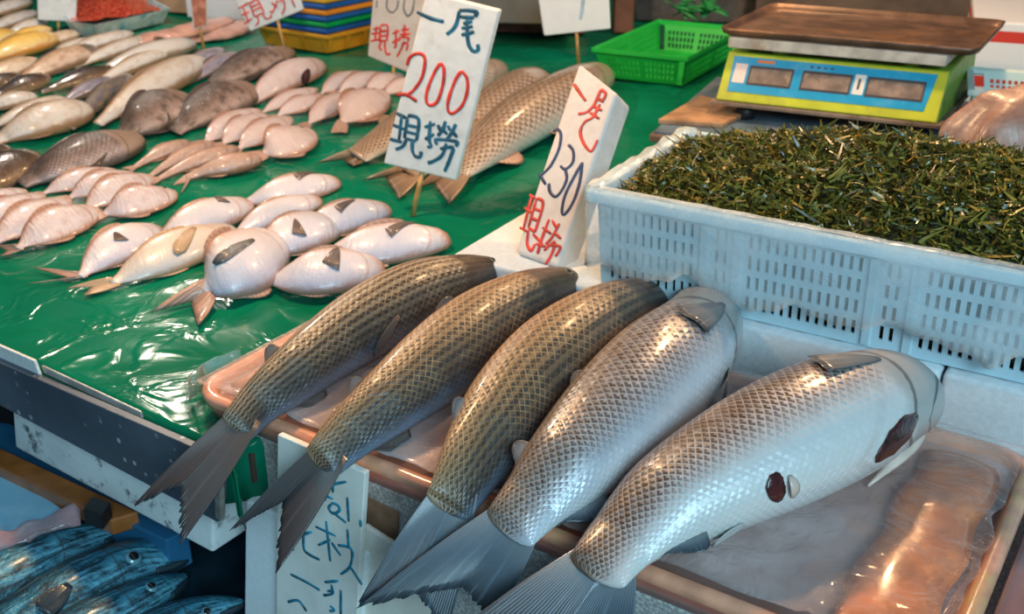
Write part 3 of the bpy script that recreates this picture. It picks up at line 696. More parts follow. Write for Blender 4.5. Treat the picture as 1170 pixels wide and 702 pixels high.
def strokes(name, lst, conv, P0, n, wpx, mat, parent, wob=.25):
    """brush strokes traced as ribbons standing a hair proud of a sign face; n points out of the face"""
    mb = MB()
    for st in lst:
        pts = [pixplane(*conv(*q), P0, n) for q in st]
        # resample smooth
        if len(pts) > 2:
            q = []
            for i in range(len(pts)-1):
                p0, p1, p2, p3 = pts[max(i-1,0)], pts[i], pts[i+1], pts[min(i+2,len(pts)-1)]
                for k in range(5):
                    t = k/5; q.append(.5*((2*p1)+(p2-p0)*t+(2*p0-5*p1+4*p2-p3)*t*t+(3*p1-p0-3*p2+p3)*t**3))
            pts = q + [pts[-1]]
        else: pts = [pts[0].lerp(pts[1], k/4) for k in range(5)]
        g = []; N = len(pts)
        for i, p in enumerate(pts):
            t = (pts[min(i+1,N-1)]-pts[max(i-1,0)]).normalized(); sd = n.cross(t).normalized()
            w = wpx/pxm(p)*.5*(1 + wob*noise.noise(p*90)) * (.7 if i in (0, N-1) else 1)
            g.append([p + n*.0006 - sd*w, p + n*.0007, p + n*.0006 + sd*w])
        mb.sheet(g, .0006)
    return obj(name, mb, mat, parent)
ink_blue = simple('blue_ink', (.012,.115,.20), .5, .4, 60); ink_navy = simple('navy_ink', (.015,.035,.11), .5, .3, 60)
ink_red = simple('red_ink', (.66,.045,.03), .5, .3, 60); ink_grey = simple('grey_ink', (.16,.17,.18), .6, .3, 60); ink_teal = simple('teal_ink', (.02,.22,.33), .55, .5, 80)
ink_faint = simple('faint_blue_ink', (.42,.58,.72), .6, .2, 60)
c1 = lambda X, Y: (260+X/3.31, 490+Y/3.31)
s_panel = [[(345,240),(400,265)],[(380,190),(370,270)],[(370,215),(450,200)],[(400,170),(400,240)],[(395,280),(420,290),(425,310),(400,320),(385,300),(395,285)],[(400,315),(425,335),(450,355)],
 [(455,260),(460,350)],[(505,345),(505,370)],[(250,410),(320,390)],[(290,370),(290,450),(310,475),(350,495)],[(310,310),(300,350)],[(240,400),(250,460)],[(335,370),(410,405)],[(375,350),(390,500)],
 [(390,420),(345,440)],[(395,430),(430,480)],[(420,440),(470,455),(465,520),(430,550)],[(455,380),(460,450)],[(465,520),(510,590)],[(370,580),(420,575)],[(395,590),(400,620)],[(365,630),(395,625),(400,612),(380,615)],
 [(430,610),(430,702)],[(230,655),(270,650),(300,690)],[(240,550),(300,580),(350,610)],[(390,670),(405,685),(388,690)],[(200,95),(215,110)],[(230,600),(240,605)]]
for a_, b_ in ((0, 8), (8, 12), (12, 19), (19, 23), (23, 25), (25, 26)): strokes('lettering', s_panel[a_:b_], c1, FT - TV*.018, -TV, 3.5, ink_teal, sg)
mb = MB(); mb.prism([on_tray_front(x, y, -.006) for x, y in ((415,600),(500,655),(500,760),(415,760))], TV*.006)
tag(obj('foam_board', mb, simple('cream_foam', (.88,.83,.72), .6, .06, 60, .2, 200, dirt=(.75,.78,.78), dirt_amt=.7), smooth=False, bevel=.002), 'cream foam panel right of the handwritten panel, behind the hanging tails', 'foam panel')
mb = MB(); mb.prism([on_tray_front(x, y, .009) for x, y in ((417,568),(455,586),(452,640),(417,625))], TV*.002)
tag(obj('cardboard', mb, simple('brown_cardboard', (.30,.17,.10), .8, .3, 40, .2), smooth=False), 'brown cardboard scrap on the foam box beside the handwritten panel', 'cardboard')

# ---------------------------------------------------------------- the five big mullets
def mullet(name_label, pts, roll, k, mat, fin, tail, z0=.010, zoff=None, pect=None, dorsal=None, anal=None, pelvic=None, extra=None, group='big mullets on the tray', eyephi=None, pectmat='fin_pect', n=90, capu=.955):
    fs = solve_body(pts, z0, roll, k, n, capu, zoff)
    root = thing('mullet', name_label, 'fish', fs.C[len(fs.C)//2].xy.to_3d() + Z*z0, group)
    t1, t2, nt = (pix(*q) for q in tail)
    obj('body', body_mb(fs, 40, (.885, .035), nt), M[mat], root)
    obj('tail_fin', tail_mb(fs, t1, t2, nt, 65, 12, serr=.006), M[fin], root)
    for d in (dorsal or []): obj('dorsal_fin', ridge_fin(fs, *d), M[fin], root)
    if anal: obj('anal_fin', ridge_fin(fs, *anal), M[fin], root)
    for p in (pelvic or []): obj('pelvic_fin', flap_fin(fs, *p), M[fin], root)
    if pect: obj('pectoral_fin', flap_fin(fs, *pect), M[pectmat], root)
    for e in (eyephi or []): eye_obj(fs, .945, e, fs.a[int(fs.n*.8)]*.12, root)
    if extra: extra(fs, root)
    return fs
droop = lambda d, w=.16: (lambda t: -d*max(0, 1-t/w)**1.5)
mullet('darkest grey-brown mullet, leftmost of the five on the tray, beside the green sheet',
    [(272,488,22),(295,462,26),(325,437,32),(370,402,38),(420,368,42),(475,338,40),(530,318,28),(572,308,13)], (48, 26), .86, 'mullet_dark', 'fin_brown',
    ((148,582,-.035),(203,628,-.045),(205,556,-.012)), zoff=droop(.006), dorsal=[(.20,.27,0,.012,.5)], anal=(.18,.30,PI,.012,.6), pelvic=[((455,362),(420,405),.006,.006)], eyephi=[.9,-.9])
mullet('brown mullet with pale glare stripes on its back, second from the left on the tray',
    [(368,528,24),(400,496,31),(450,455,40),(500,415,47),(550,376,46),(605,344,36),(655,324,20)], (48, 26), .86, 'mullet_mid', 'fin_brown',
    ((257,612,-.04),(311,662,-.05),(322,575,-.015)), zoff=droop(.006), dorsal=[(.2,.27,0,.012,.5),(.56,.64,0,.008,.8)], anal=(.16,.29,PI,.016,.6), eyephi=[.9,-.9])
mullet('brown mullet with strong glare stripes on its back, middle of the five on the tray',
    [(513,578,30),(545,518,42),(585,462,52),(632,415,56),(680,378,49),(725,353,36),(764,341,18)], (46, 30), .86, 'mullet_mid', 'fin_blue',
    ((404,697,-.04),(507,735,-.07),(470,668,-.02)), zoff=droop(.006), dorsal=[(.2,.28,0,.012,.5)], anal=(.15,.28,PI,.018,.6), pect=((722,372),(708,388),.006,.006), pectmat='fin_pale', eyephi=[.9,-.9])
def pelvis4(fs, root):
    obj('pelvic_fin', leaf(fs, .78, PI*.93, .70, PI*1.0, .013, .012), M['fin_tan'], root)
mullet('silver mullet with rows of brown dashes, second from the right of the five',
    [(583,603,34),(610,573,40),(650,532,54),(705,477,66),(755,425,66),(796,382,52),(808,356,40),(811,342,30)], (72, 74), .84, 'mullet_silver', 'fin_blue',
    ((405,697,-.03),(560,716,-.05),(527,672,-.02)), zoff=droop(.005), dorsal=[(.19,.27,0,.014,.5),(.5,.58,0,.008,.8)], anal=(.14,.27,PI,.020,.7), pect=((824,348),(786,368),.021,.004,.0012,9,8,True), eyephi=[.35,-.5], extra=pelvis4, capu=.93)
def cut5(fs, root):
    # open gill slit, its pale flap, and the cut in the belly
    def patch(name, p0, p1, wid, mat, off=.0012, n=11, m=9, round_=1.0):
        u0, a0 = find(fs, *p0); u1, a1 = find(fs, *p1); g = []
        for i in range(n):
            t = i/(n-1); P = surf(fs, lerp(u0,u1,t), lerp(a0,a1,t)); nr = (surf(fs, lerp(u0,u1,t), lerp(a0,a1,t), .01)-P).normalized()
            ax = (surf(fs, u1, a1)-surf(fs, u0, a0)).normalized(); sd = nr.cross(ax).normalized()
            w = wid*math.sin(PI*(.04+.92*t))**.7*(1+.25*noise.noise(P*120))
            g.append([P + sd*w*(2*j/(m-1)-1) + nr*(off - .25*w*(2*j/(m-1)-1)**2*.6 + noise.noise(P*300+Vector((j,0,0)))*.0005) for j in range(m)])
        b = MB(); b.sheet(g, .0012); o = obj(name, b, M[mat], root); o['label'] = 'dark red raw opening'; return o
    patch('gill_opening', (1046,474), (1001,524), .0125, 'wound')
    patch('belly_cut', (884,538), (890,574), .012, 'wound')
    b = MB(); g = []
    A_, B_ = pix(1056,476,.034), pix(990,556,.013); view = (A_-CAM).normalized()
    for i in range(12):
        t = i/11; P = A_.lerp(B_, t) + Z*.008*math.sin(PI*t) + Vector((.006,-.004,0))*math.sin(PI*t)*1.5
        sd = (B_-A_).cross(view).normalized(); w = .0085*math.sin(PI*(.10+.88*t))**.8*(1-.35*t)
        g.append([P + sd*w*(j/4*2-1) + Vector((.3,-.5,.4))*(.004*(1-(j/2-1)**2)) for j in range(5)])
    b.sheet(g, .0016); obj('gill_flap', b, M['bone'], root)['label'] = 'pale loose gill flap'
    u, p = find(fs, 901, 556); b = MB(); g = []
    for i in range(8):
        t = i/7; P = surf(fs, u, p+.10*(t-.5)*4, .002+.003*math.sin(PI*t))
        g.append([P + fs.T[int(u*(fs.n-1))]*(.005*math.sin(PI*(.1+.8*t)))*(j/3*2-1) for j in range(4)])
    b.sheet(g, .0015); obj('cut_lip', b, M['bone'], root)['label'] = 'pale curled lip of the cut'
    obj('pelvic_fin', flap_fin(fs, (850,598), (812,627), .011, .004), M['fin_white'], root)
mullet('fat silver mullet with white belly and cut gill, rightmost of the five',
    [(683,652,38),(712,618,44),(760,578,58),(825,540,70),(895,504,77),(958,474,74),(1005,454,60),(1026,450,50),(1036,450,42)], (86, 96), .80, 'mullet_white', 'fin_blue',
    ((520,722,-.02),(715,745,-.05),(640,728,-.015)), zoff=droop(.004), dorsal=[(.22,.30,0,.010,.5)], anal=(.17,.27,PI,.018,.8), pect=((1006,410),(930,418),.020,.004,.0012,9,8,True), extra=cut5, capu=.93)

# ---------------------------------------------------------------- small fish on the green sheet
PROF = {
 'file': [(0,.2),(.07,.27),(.2,.62),(.38,.93),(.55,1),(.72,.9),(.87,.66),(1,.4)],
 'pale': [(0,.17),(.08,.24),(.25,.75),(.45,1),(.62,.98),(.8,.72),(.93,.42),(1,.2)],
 'croaker': [(0,.3),(.1,.4),(.3,.75),(.55,1),(.78,.95),(.92,.68),(1,.35)],
 'slim': [(0,.28),(.2,.5),(.5,.95),(.7,1),(.9,.72),(1,.35)],
 'tilapia': [(0,.32),(.1,.42),(.3,.82),(.55,1),(.75,.95),(.9,.68),(1,.35)]}
KK = dict(file=.42, pale=.26, croaker=.62, slim=.62, tilapia=.48)
def small(kind, mat, label, tail, head, hw, bend=0.0, roll=70, finmat_='fin_pale', name='fish', group=None, eye=None, pect=None, pectmat='fin_spot', lift=0.0, tailfin=True, tips=None, fork=.5, z0=TZ, tl=1.15, dors=True, zfun=None, n=26, ridge=.16):
    t_, h_ = Vector(tail), Vector(head); d = h_-t_; nn = Vector((d.y, -d.x)).normalized()
    pts = []
    for t, w in PROF[kind]:
        p = t_ + d*t + nn*bend*math.sin(PI*t); pts.append((p.x, p.y, w*hw))
    fs = solve_body(pts, z0+.002+lift, roll, KK[kind], n, .94, zfun, sag=.9, lens=dict(file=1.25, pale=1.5, slim=1.1, croaker=1.1, tilapia=1.2)[kind])
    amax = max(fs.a)
    root = thing(name, label, 'fish', fs.C[n//2].xy.to_3d() + Z*z0, group)
    obj('body', body_mb(fs, 20, (.80, .03) if kind in ('tilapia','croaker') else None), M[mat], root)
    if tailfin:
        if tips: q = [pix(*p) for p in tips]
        else:
            C, T, D = fs.C[0], fs.T[0], fs.D[0]; L_ = amax*tl
            fl = lambda P: Vector((P.x, P.y, max(P.z, z0+.003+lift)))
            T2 = Vector((T.x, T.y, 0)).normalized()
            q = [fl(C - T2*L_ + D*amax*.55), fl(C - T2*L_ - D*amax*.55), fl(C - T2*L_*(1-fork))]
        obj('tail_fin', tail_mb(fs, *q, 13, 6, .0022, .0, .15), M[finmat_], root)
    if dors:
        obj('dorsal_fin', ridge_fin(fs, .22, .72, .30, amax*ridge, .4, .0012, 10, 4), M[finmat_], root)
        obj('anal_fin', ridge_fin(fs, .2, .5, PI, amax*ridge, .4, .0012, 8, 4), M[finmat_], root)
    if pect: obj('pectoral_fin', flap_fin(fs, pect[0], pect[1], pect[2]/pxm(fs.C[n//2]), .0015, .001, 9, 7, tri=pectmat in ('fin_spot', 'fin_dark')), M[pectmat], root)
    if eye: eye_obj(fs, eye[0], eye[1], amax*eye[2], root)
    return fs
FG = 'skinned pale filefish at the front of the table'
small('file','file','filefish farthest back in the front heap, dark fin spot near its back edge', (278,232),(387,207),18, 3, 64, name='filefish', group=FG, pect=((362,197),(338,203),6), tailfin=False, ridge=.08)
small('file','file','pale filefish lying left of the topmost one, dark triangular fin patch on its back', (178,280),(286,232),22, 6, 64, name='filefish', group=FG, pect=((246,221),(258,231),7), tailfin=False, ridge=.08)
small('file','file','leftmost filefish of the front heap with dark hooked fin and long tail', (92,316),(185,263),24, 9, 64, name='filefish', group=FG, pect=((130,265),(140,277),8), tips=((38,306,TZ+.006),(32,324,TZ+.006),(80,318,TZ+.006)))
small('file','file','filefish half hidden in the middle of the front heap, tan edge along its back', (268,268),(366,228),17, 5, 64, name='filefish', group=FG, tailfin=False, ridge=.08, lift=.002)
small('file','file','filefish with rounded pinkish snout below the stick of the 200 sign, dark oval fin', (340,272),(444,238),21, 6, 64, name='filefish', group=FG, pect=((405,228),(385,240),6), tailfin=False, ridge=.08, lift=.002)
small('file','file','filefish in the middle of the heap with a grey drooping fin and orange-tinted head', (290,292),(388,254),26, 6, 62, name='filefish', group=FG, pect=((338,250),(343,268),8), tailfin=False, lift=.002, ridge=.08)
small('file','file_beige','beige filefish with a tan blade-shaped fin, left of the big front one', (128,324),(268,262),25, 5, 62, 'fin_beige', name='filefish', group=FG, pect=((222,262),(200,290),7), pectmat='fin_beige', tips=((75,330,TZ+.005),(95,338,TZ+.005),(105,328,TZ+.005)), lift=.002, ridge=.1)
small('file','file','longest filefish of the heap, pointing right towards the first dark mullet', (362,296),(513,272),25, 5, 62, name='filefish', group=FG, pect=((476,255),(442,268),7), tailfin=False, lift=.001, ridge=.2)
small('file','file','filefish with a dark square fin and glinting flank in front of the longest one', (305,322),(437,304),28, 3, 60, name='filefish', group=FG, pect=((386,284),(378,306),10), tailfin=False, lift=.005, ridge=.1)
small('file','file','biggest front filefish, forked white tail pointing at the camera', (233,334),(318,272),43, 2, 56, name='filefish', group=FG, pect=((290,276),(246,300),6), tips=((171,358,TZ+.004),(226,372,TZ+.004),(218,345,TZ+.004)), lift=.006, ridge=.18, pectmat='fin_pect')
PG1, PG2, PG3, PG4, PG5 = 'pale round fish at the left edge', 'pale round fish left of the filefish', 'brown slim fish in the middle', 'pink round fish in the middle', 'pink round fish below the grey sign'
small('pale','pale','pale round fish mostly cut by the left edge, farthest of its row of four', (-52,254),(30,217),15, 4, 66, name='round_fish', group=PG1)
small('pale','pale','pale round fish second farthest in the row at the left edge', (-38,272),(50,222),18, 5, 66, name='round_fish', group=PG1, lift=.002)
small('pale','pale','pale round fish second nearest in the row at the left edge', (-8,280),(80,228),20, 6, 66, name='round_fish', group=PG1, lift=.004)
small('pale','pale','pale round fish nearest in the row at the left edge, whole with gold glints', (20,284),(113,238),22, 6, 66, name='round_fish', group=PG1, lift=.006, tips=((-5,281,TZ+.004),(0,293,TZ+.004),(8,287,TZ+.004)))
small('pale','pale','narrow pale fish farthest in the row below the scaled dark fish', (48,222),(133,194),12, 4, 66, name='round_fish', group=PG2)
small('pale','pale','pale round fish second in the row below the scaled dark fish', (78,227),(154,198),15, 4, 66, name='round_fish', group=PG2, lift=.002)
small('pale','pale','pale round fish third in the row below the scaled dark fish', (96,240),(174,201),18, 5, 66, name='round_fish', group=PG2, lift=.004)
small('pale','pale','pale round fish nearest of the row, just above the leftmost filefish', (116,246),(201,219),19, 4, 66, name='round_fish', group=PG2, lift=.006, eye=(.88,1.2,.09))
small('slim','slim','brown slim fish leftmost of the four in the middle of the green sheet', (152,192),(216,162),9, 2, 64, name='slim_fish', group=PG3)
small('slim','slim','brown slim fish second of the four, narrow with dark gill', (170,202),(245,163),9, 3, 64, name='slim_fish', group=PG3, lift=.002)
small('slim','slim','brown slim fish third of the four, orange back', (180,205),(272,169),10, 3, 64, name='slim_fish', group=PG3, lift=.003)
small('slim','slim','brown slim fish nearest of the four with a forked pale tail', (212,203),(297,181),13, 2, 64, name='slim_fish', group=PG3, lift=.004, tips=((197,212,TZ+.004),(206,222,TZ+.004),(212,209,TZ+.004)))
small('pale','pink','pink round fish farthest left of the middle four', (233,163),(297,125),15, 3, 66, name='round_fish', group=PG4)
small('pale','pink','pink round fish second from the left of the middle four', (254,165),(305,131),15, 3, 66, name='round_fish', group=PG4, lift=.002)
small('pale','pink','pink round fish third from the left of the middle four', (272,171),(333,134),15, 3, 66, name='round_fish', group=PG4, lift=.004)
small('pale','pink','pink round fish nearest of the middle four, broad and whole', (300,178),(357,149),22, 3, 66, name='round_fish', group=PG4, lift=.006, eye=(.86,1.2,.08))
small('pale','pink','narrow pink fish behind the middle four, back one of a pair', (299,129),(363,101),9, 3, 66, name='round_fish', group=PG4)
small('pale','pink','narrow pink fish behind the middle four, front one of a pair', (316,133),(371,110),10, 3, 66, name='round_fish', group=PG4, lift=.002)
small('pale','pink','pink fish at the left end of the back row below the grey sign', (366,108),(414,82),10, 3, 66, name='round_fish', group=PG5)
small('pale','pink','pink fish in the middle of the back row below the grey sign', (386,106),(440,84),11, 3, 66, name='round_fish', group=PG5, lift=.002)
small('pale','pink','pink fish at the right of the back row, nearest the grey sign stick', (418,106),(460,85),11, 3, 66, name='round_fish', group=PG5, lift=.003)
small('pale','pink','pink fish tucked against the left edge of the 200 sign', (438,109),(478,90),9, 2, 66, name='round_fish', group=PG5, lift=.004)
small('pale','pink','narrow pink fish left of the broad one with the square tail', (352,142),(400,106),13, 3, 66, name='round_fish', group=PG5, lift=.003)
small('pale','pink','broad pink fish with a square tail, nearest below the grey sign', (390,141),(440,104),23, 3, 66, name='round_fish', group=PG5, lift=.006, tips=((378,152,TZ+.004),(396,152,TZ+.004),(388,151,TZ+.004)), eye=(.86,1.1,.08))
TG = 'dark scaled fish on the green sheet'
small('tilapia','scaled','dark scaled fish with silver belly and gold glints, alone above the pale row', (24,211),(160,157),24, 5, 66, 'fin_dark', name='scaled_fish', group=TG, pect=((122,175),(100,197),5), pectmat='fin_dark', eye=(.92,.8,.08), tailfin=False, ridge=.12)
small('tilapia','blackish','black-brown fish with a blunt head at the left edge, behind the lone scaled one', (-45,222),(45,178),22, 4, 64, 'fin_dark', name='black_fish', eye=(.9,.9,.09), dors=True)
small('croaker','blackish','black fish head at the left edge above the blunt black-brown one', (-50,192),(12,170),11, 2, 64, 'fin_dark', name='black_fish')
small('tilapia','grouper','brown gutted fish with gaping gills left of the grey-brown scaled one', (140,157),(215,113),27, 6, 64, 'fin_dark', name='brown_fish', group=TG, pect=((190,130),(186,150),6), pectmat='fin_dark', tailfin=False, lift=.004)
small('tilapia','grouper','grey-brown scaled fish right of the gutted one, its head beside the pink-bellied fish', (200,151),(289,100),24, 6, 64, 'fin_dark', name='brown_fish', group=TG, eye=(.9,1.0,.07), tailfin=False)
small('tilapia','pink','pink-bellied fish with red gills at the right end of the big fish', (287,117),(368,72),18, 6, 64, 'fin_dark', name='brown_fish', group=TG, eye=(.92,.9,.08), tailfin=False, pect=((352,80),(343,95),5), pectmat='wound')
small('tilapia','grouper','brown-backed fish with an orange head below the white sign stick', (232,104),(334,58),17, 5, 64, 'fin_dark', name='brown_fish', group=TG, tailfin=False)
small('slim','lilac','lilac-grey fish between the big white croaker and the orange-headed fish', (213,96),(277,63),11, 3, 66, 'fin_dark', name='lilac_fish', tailfin=False)
small('slim','lilac','dark violet fish behind the lilac-grey one, by the red sign stick', (200,84),(256,57),9, 2, 66, 'fin_dark', name='lilac_fish', tailfin=False)
CG = 'white croakers at the upper left'
small('croaker','croaker','fat white croaker with a brown back line, nearest at the left edge', (-8,163),(100,124),21, 4, 68, 'fin_tan', name='croaker', group=CG, tailfin=False)
small('croaker','croaker','white croaker just behind the fat one at the left edge', (-12,146),(75,113),11, 2, 68, 'fin_tan', name='croaker', group=CG, tailfin=False)
small('croaker','croaker','short white croaker at the left edge below the black heads', (-25,127),(41,110),10, 2, 68, 'fin_tan', name='croaker', group=CG, tailfin=False)
small('slim','mottled','glossy mottled grey and gold fish between the two largest white croakers', (82,147),(150,86),12, 4, 64, 'fin_dark', name='mottled_fish', tailfin=False, lift=.006)
small('slim','lilac','lilac and tan fish left of the mottled grey one', (66,120),(128,90),9, 2, 66, 'fin_tan', name='lilac_fish', tailfin=False, lift=.002)
small('croaker','croaker','largest white croaker, pointing at the red sign stick', (112,142),(232,68),20, 5, 68, 'fin_tan', name='croaker', group=CG, tailfin=False, lift=.003)
small('croaker','croaker','slender white croaker behind the largest one', (108,96),(197,58),10, 3, 68, 'fin_tan', name='croaker', group=CG, tailfin=False, lift=.003)
small('croaker','croaker_grey','white croaker with a blue-grey head below the red sign', (112,82),(222,49),13, 3, 68, 'fin_tan', name='croaker', group=CG, tailfin=False, eye=(.93,.9,.1))
small('croaker','croaker','white croaker left of the blue-grey headed one', (85,77),(170,44),9, 2, 68, 'fin_tan', name='croaker', group=CG, tailfin=False)
small('croaker','croaker','narrow white croaker behind, below the tray of red roe', (62,66),(152,38),9, 2, 68, 'fin_tan', name='croaker', group=CG, tailfin=False)
small('croaker','croaker','small white croaker right of the front yellow fish', (50,68),(108,46),8, 2, 68, 'fin_tan', name='croaker', group=CG, tailfin=False)
BG = 'black headed fish at the left'
small('slim','blackish','black headed fish with a white eye glint, nearest the left edge croakers', (-10,112),(56,88),11, 2, 66, 'fin_dark', name='black_fish', group=BG, eye=(.9,1.0,.13), tailfin=False, lift=.003)
small('slim','blackish','black head poking in at the left edge behind the one with the eye glint', (-35,108),(25,86),9, 2, 66, 'fin_dark', name='black_fish', group=BG, tailfin=False)
small('slim','blackish','long black fish in the middle of the dark ones, right of the white eye glint', (46,106),(131,78),10, 2, 66, 'fin_dark', name='black_fish', group=BG, tailfin=False, lift=.002)
small('croaker','orange','orange-brown fish with a dark head above the long black fish', (18,96),(111,56),14, 4, 66, 'fin_dark', name='orange_fish', group=BG, eye=(.9,1.0,.1), tailfin=False)
small('croaker','tanfish','tan fish at the left edge below the yellow croakers', (-35,97),(45,70),12, 2, 66, 'fin_tan', name='tan_fish', tailfin=False)
YG = 'yellow croakers at the left edge'
small('croaker','yellow','front yellow croaker with a dark mouth, whole head showing', (-25,72),(64,42),14, 3, 68, 'fin_tan', name='yellow_croaker', group=YG, tailfin=False, lift=.004)
small('croaker','yellow','orange-yellow croaker cut by the left edge', (-50,62),(17,38),12, 2, 68, 'fin_tan', name='yellow_croaker', group=YG, tailfin=False)
small('croaker','yellow','yellow croaker lying behind the front one', (2,50),(58,33),8, 2, 68, 'fin_tan', name='yellow_croaker', group=YG, tailfin=False)
small('croaker','tanfish','tan and orange fish right of the yellow croakers, below the small blank sign', (38,56),(90,38),8, 2, 68, 'fin_tan', name='tan_fish', tailfin=False)
VG = 'white fish in the top left corner'
small('croaker','croaker','white fish nearest in the top left corner', (5,40),(52,24),8, 1, 68, 'fin_tan', name='white_fish', group=VG, tailfin=False)
small('croaker','croaker','white fish second nearest in the top left corner', (-22,38),(42,14),8, 1, 68, 'fin_tan', name='white_fish', group=VG, tailfin=False)
small('croaker','croaker','white fish farthest in the top left corner', (-25,20),(34,1),9, 1, 68, 'fin_tan', name='white_fish', group=VG, tailfin=False)
KG = 'tan mullets at the back'
def backmullet(label, pts, tips, k=.8, roll=66):
    fs = solve_body(pts, TZ+.003, roll, k, 44, .95)
    root = thing('mullet', label, 'fish', fs.C[22].xy.to_3d() + Z*TZ, KG)
    obj('body', body_mb(fs, 26, (.86,.03)), M['mullet_tan'], root)
    obj('tail_fin', tail_mb(fs, *[pix(*p) for p in tips], 17, 8, .0025, .003), M['fin_tan'], root)
    obj('dorsal_fin', ridge_fin(fs, .25, .34, 0, .018, .5), M['fin_tan'], root)
    obj('anal_fin', ridge_fin(fs, .18, .3, PI, .03, .5), M['fin_pale'], root)
    obj('pelvic_fin', ridge_fin(fs, .5, .58, PI, .028, .6), M['fin_pale'], root)
backmullet('tan mullet farthest left at the back, tail out to the left of the 200 sign', [(408,178,13),(440,158,17),(480,130,21),(520,104,21),(550,86,18),(573,78,12)], ((360,187,TZ+.004),(402,190,TZ+.006),(392,183,TZ+.005)))
backmullet('tan mullet emerging from behind the 200 sign, blunt head in the middle', [(468,197,14),(500,172,19),(545,137,24),(585,107,24),(608,95,20),(622,92,13)], ((412,207,TZ+.004),(455,228,TZ+.004),(440,203,TZ+.005)))
backmullet('tan dotted mullet at the back right, head hidden behind the leaning 230 sign', [(520,196,16),(550,172,24),(590,142,31),(630,118,31),(665,98,26),(690,84,16)], ((472,218,TZ+.004),(512,234,TZ+.004),(495,210,TZ+.005)))

# ---------------------------------------------------------------- price signs
signfoam = simple('sign_foam', (.70,.74,.76), .6, .05, 60, .12, 200, dirt=(.45,.46,.46), dirt_amt=.35, dscale=40)
signgrey = simple('sign_foam_grey', (.62,.58,.54), .6, .06, 60, .12, 200, dirt=(.45,.36,.28), dirt_amt=.4, dscale=30)
signpink = simple('sign_foam_warm', (.72,.66,.62), .6, .05, 60, .12, 200, dirt=(.5,.42,.38), dirt_amt=.3, dscale=40)
stick_m = simple('bamboo', (.55,.30,.10), .5, .3, 60)
def sign(label, quad, base, n, th, mat, letters=(), stick=None, zb=TZ, bevel=.003, plane_at=None, stick_r=.004, edge=None):
    """quad = face corners in the photo, base = photo pixel where it (or its stick) stands"""
    n = Vector(n).normalized(); B = pix(*base, zb); P0 = plane_at if plane_at else B
    root = thing('price_sign', label, 'sign', B)
    mb = MB(); pts = [pixplane(x, y, P0, n) for x, y in quad]
    mb.prism(pts, n*-th)
    obj('board', mb, mat, root, smooth=False, bevel=bevel, seg=3)
    for nm, lst, conv, w, ink in letters: strokes(nm, lst, conv, P0, n, w, ink, root)
    if stick:
        mb = MB(); top = pixplane(*stick, P0, n) - n*th*.5; mb.tube([B - n*th*.5, B.lerp(top, .5) - n*th*.5*.5, top], stick_r, 8); obj('stick', mb, stick_m, root)
    return root
cE = lambda X, Y: (430+X/3.267, Y/3.267)
E_blue = [[(152,45),(205,68),(252,80)],[(310,38),(345,38),(375,45),(368,62)],[(312,62),(365,65)],[(310,40),(300,85),(285,110),(262,128)],[(325,88),(358,78)],[(318,105),(360,98)],[(318,130),(365,118)],
 [(340,70),(340,120),(345,165),(362,190),(380,185),(378,165)]]
E_red = [[(115,245),(125,215),(150,200),(175,205),(182,235),(170,290),(145,330),(118,355)],[(78,355),(105,352),(122,358),(152,378)],[(240,235),(215,275),(190,340),(188,380),(205,393),(230,375),(250,310),(252,255),(240,235)],
 [(318,265),(295,300),(270,370),(268,410),(285,423),(320,395),(340,340),(338,290),(318,265)]]
E_blue2 = [[(75,422),(112,440)],[(62,465),(105,482)],[(50,518),(96,530)],[(95,432),(85,522)],[(118,435),(105,515)],[(118,430),(158,445),(150,525)],[(112,465),(150,474)],[(110,490),(148,500)],[(106,515),(148,527)],
 [(112,520),(100,545),(72,558)],[(135,525),(135,560),(145,582),(163,585),(168,565)],[(180,475),(220,462)],[(202,452),(198,520),(205,545),(190,548)],[(182,520),(216,500)],[(230,465),(240,488)],[(258,452),(250,480),(230,507)],
 [(245,478),(266,502)],[(268,468),(276,488)],[(297,462),(282,495),(262,522)],[(283,488),(302,512)],[(228,540),(225,520),(300,528),(296,546)],[(238,555),(285,550),(276,590),(255,640)],[(262,535),(245,580),(212,602),(192,608)]]
sign('large white sign with blue and red brushwork reading 200, standing among the back mullets', [(487,-9),(571,12),(521,207),(438,187)], (470,248), (-.30,-1,.02), .014, signfoam,
     [('heading_lettering', E_blue, cE, 4.2, ink_blue), ('lettering', E_blue2[:11], cE, 4.2, ink_blue), ('lettering', E_blue2[11:], cE, 4.2, ink_blue), ('price_lettering', E_red, cE, 4.0, ink_red)], (481,196), plane_at=pix(470,248,TZ))
cG = lambda X, Y: (570+X/2.7, 60+Y/2.7)
G_red = [[(232,98),(250,125),(268,150)],[(315,115),(330,128),(318,155)],[(315,115),(295,160),(270,185),(245,190)],[(302,140),(322,152)],[(290,165),(318,180)],[(280,185),(310,205)],[(312,160),(290,200),(265,215),(252,245),(262,280),(285,305),(305,270)],
 [(95,440),(112,450)],[(80,480),(102,495)],[(65,540),(92,555)],[(102,445),(76,545)],[(117,450),(92,540)],[(118,450),(137,468),(112,555)],[(108,480),(128,490)],[(100,510),(120,520)],[(92,540),(112,555)],[(92,548),(88,590),(100,612),(112,592)],[(106,560),(135,592)],
 [(135,540),(162,560)],[(155,515),(132,580),(120,622)],[(115,590),(145,600)],[(165,518),(180,545)],[(187,528),(165,570),(145,592)],[(170,555),(192,575)],[(150,595),(190,600),(175,630)],[(140,612),(172,585),(165,620),(145,655)]]
G_navy = [[(168,245),(182,238),(192,255),(185,300),(160,350),(130,380),(124,384)],[(124,372),(145,408)],[(215,285),(230,305),(228,340),(205,360),(190,350)],[(205,360),(210,390),(195,425),(175,445),(158,430),(155,405)],
 [(258,340),(235,380),(205,440),(195,490),(205,498),(230,460),(250,400),(258,340)]]
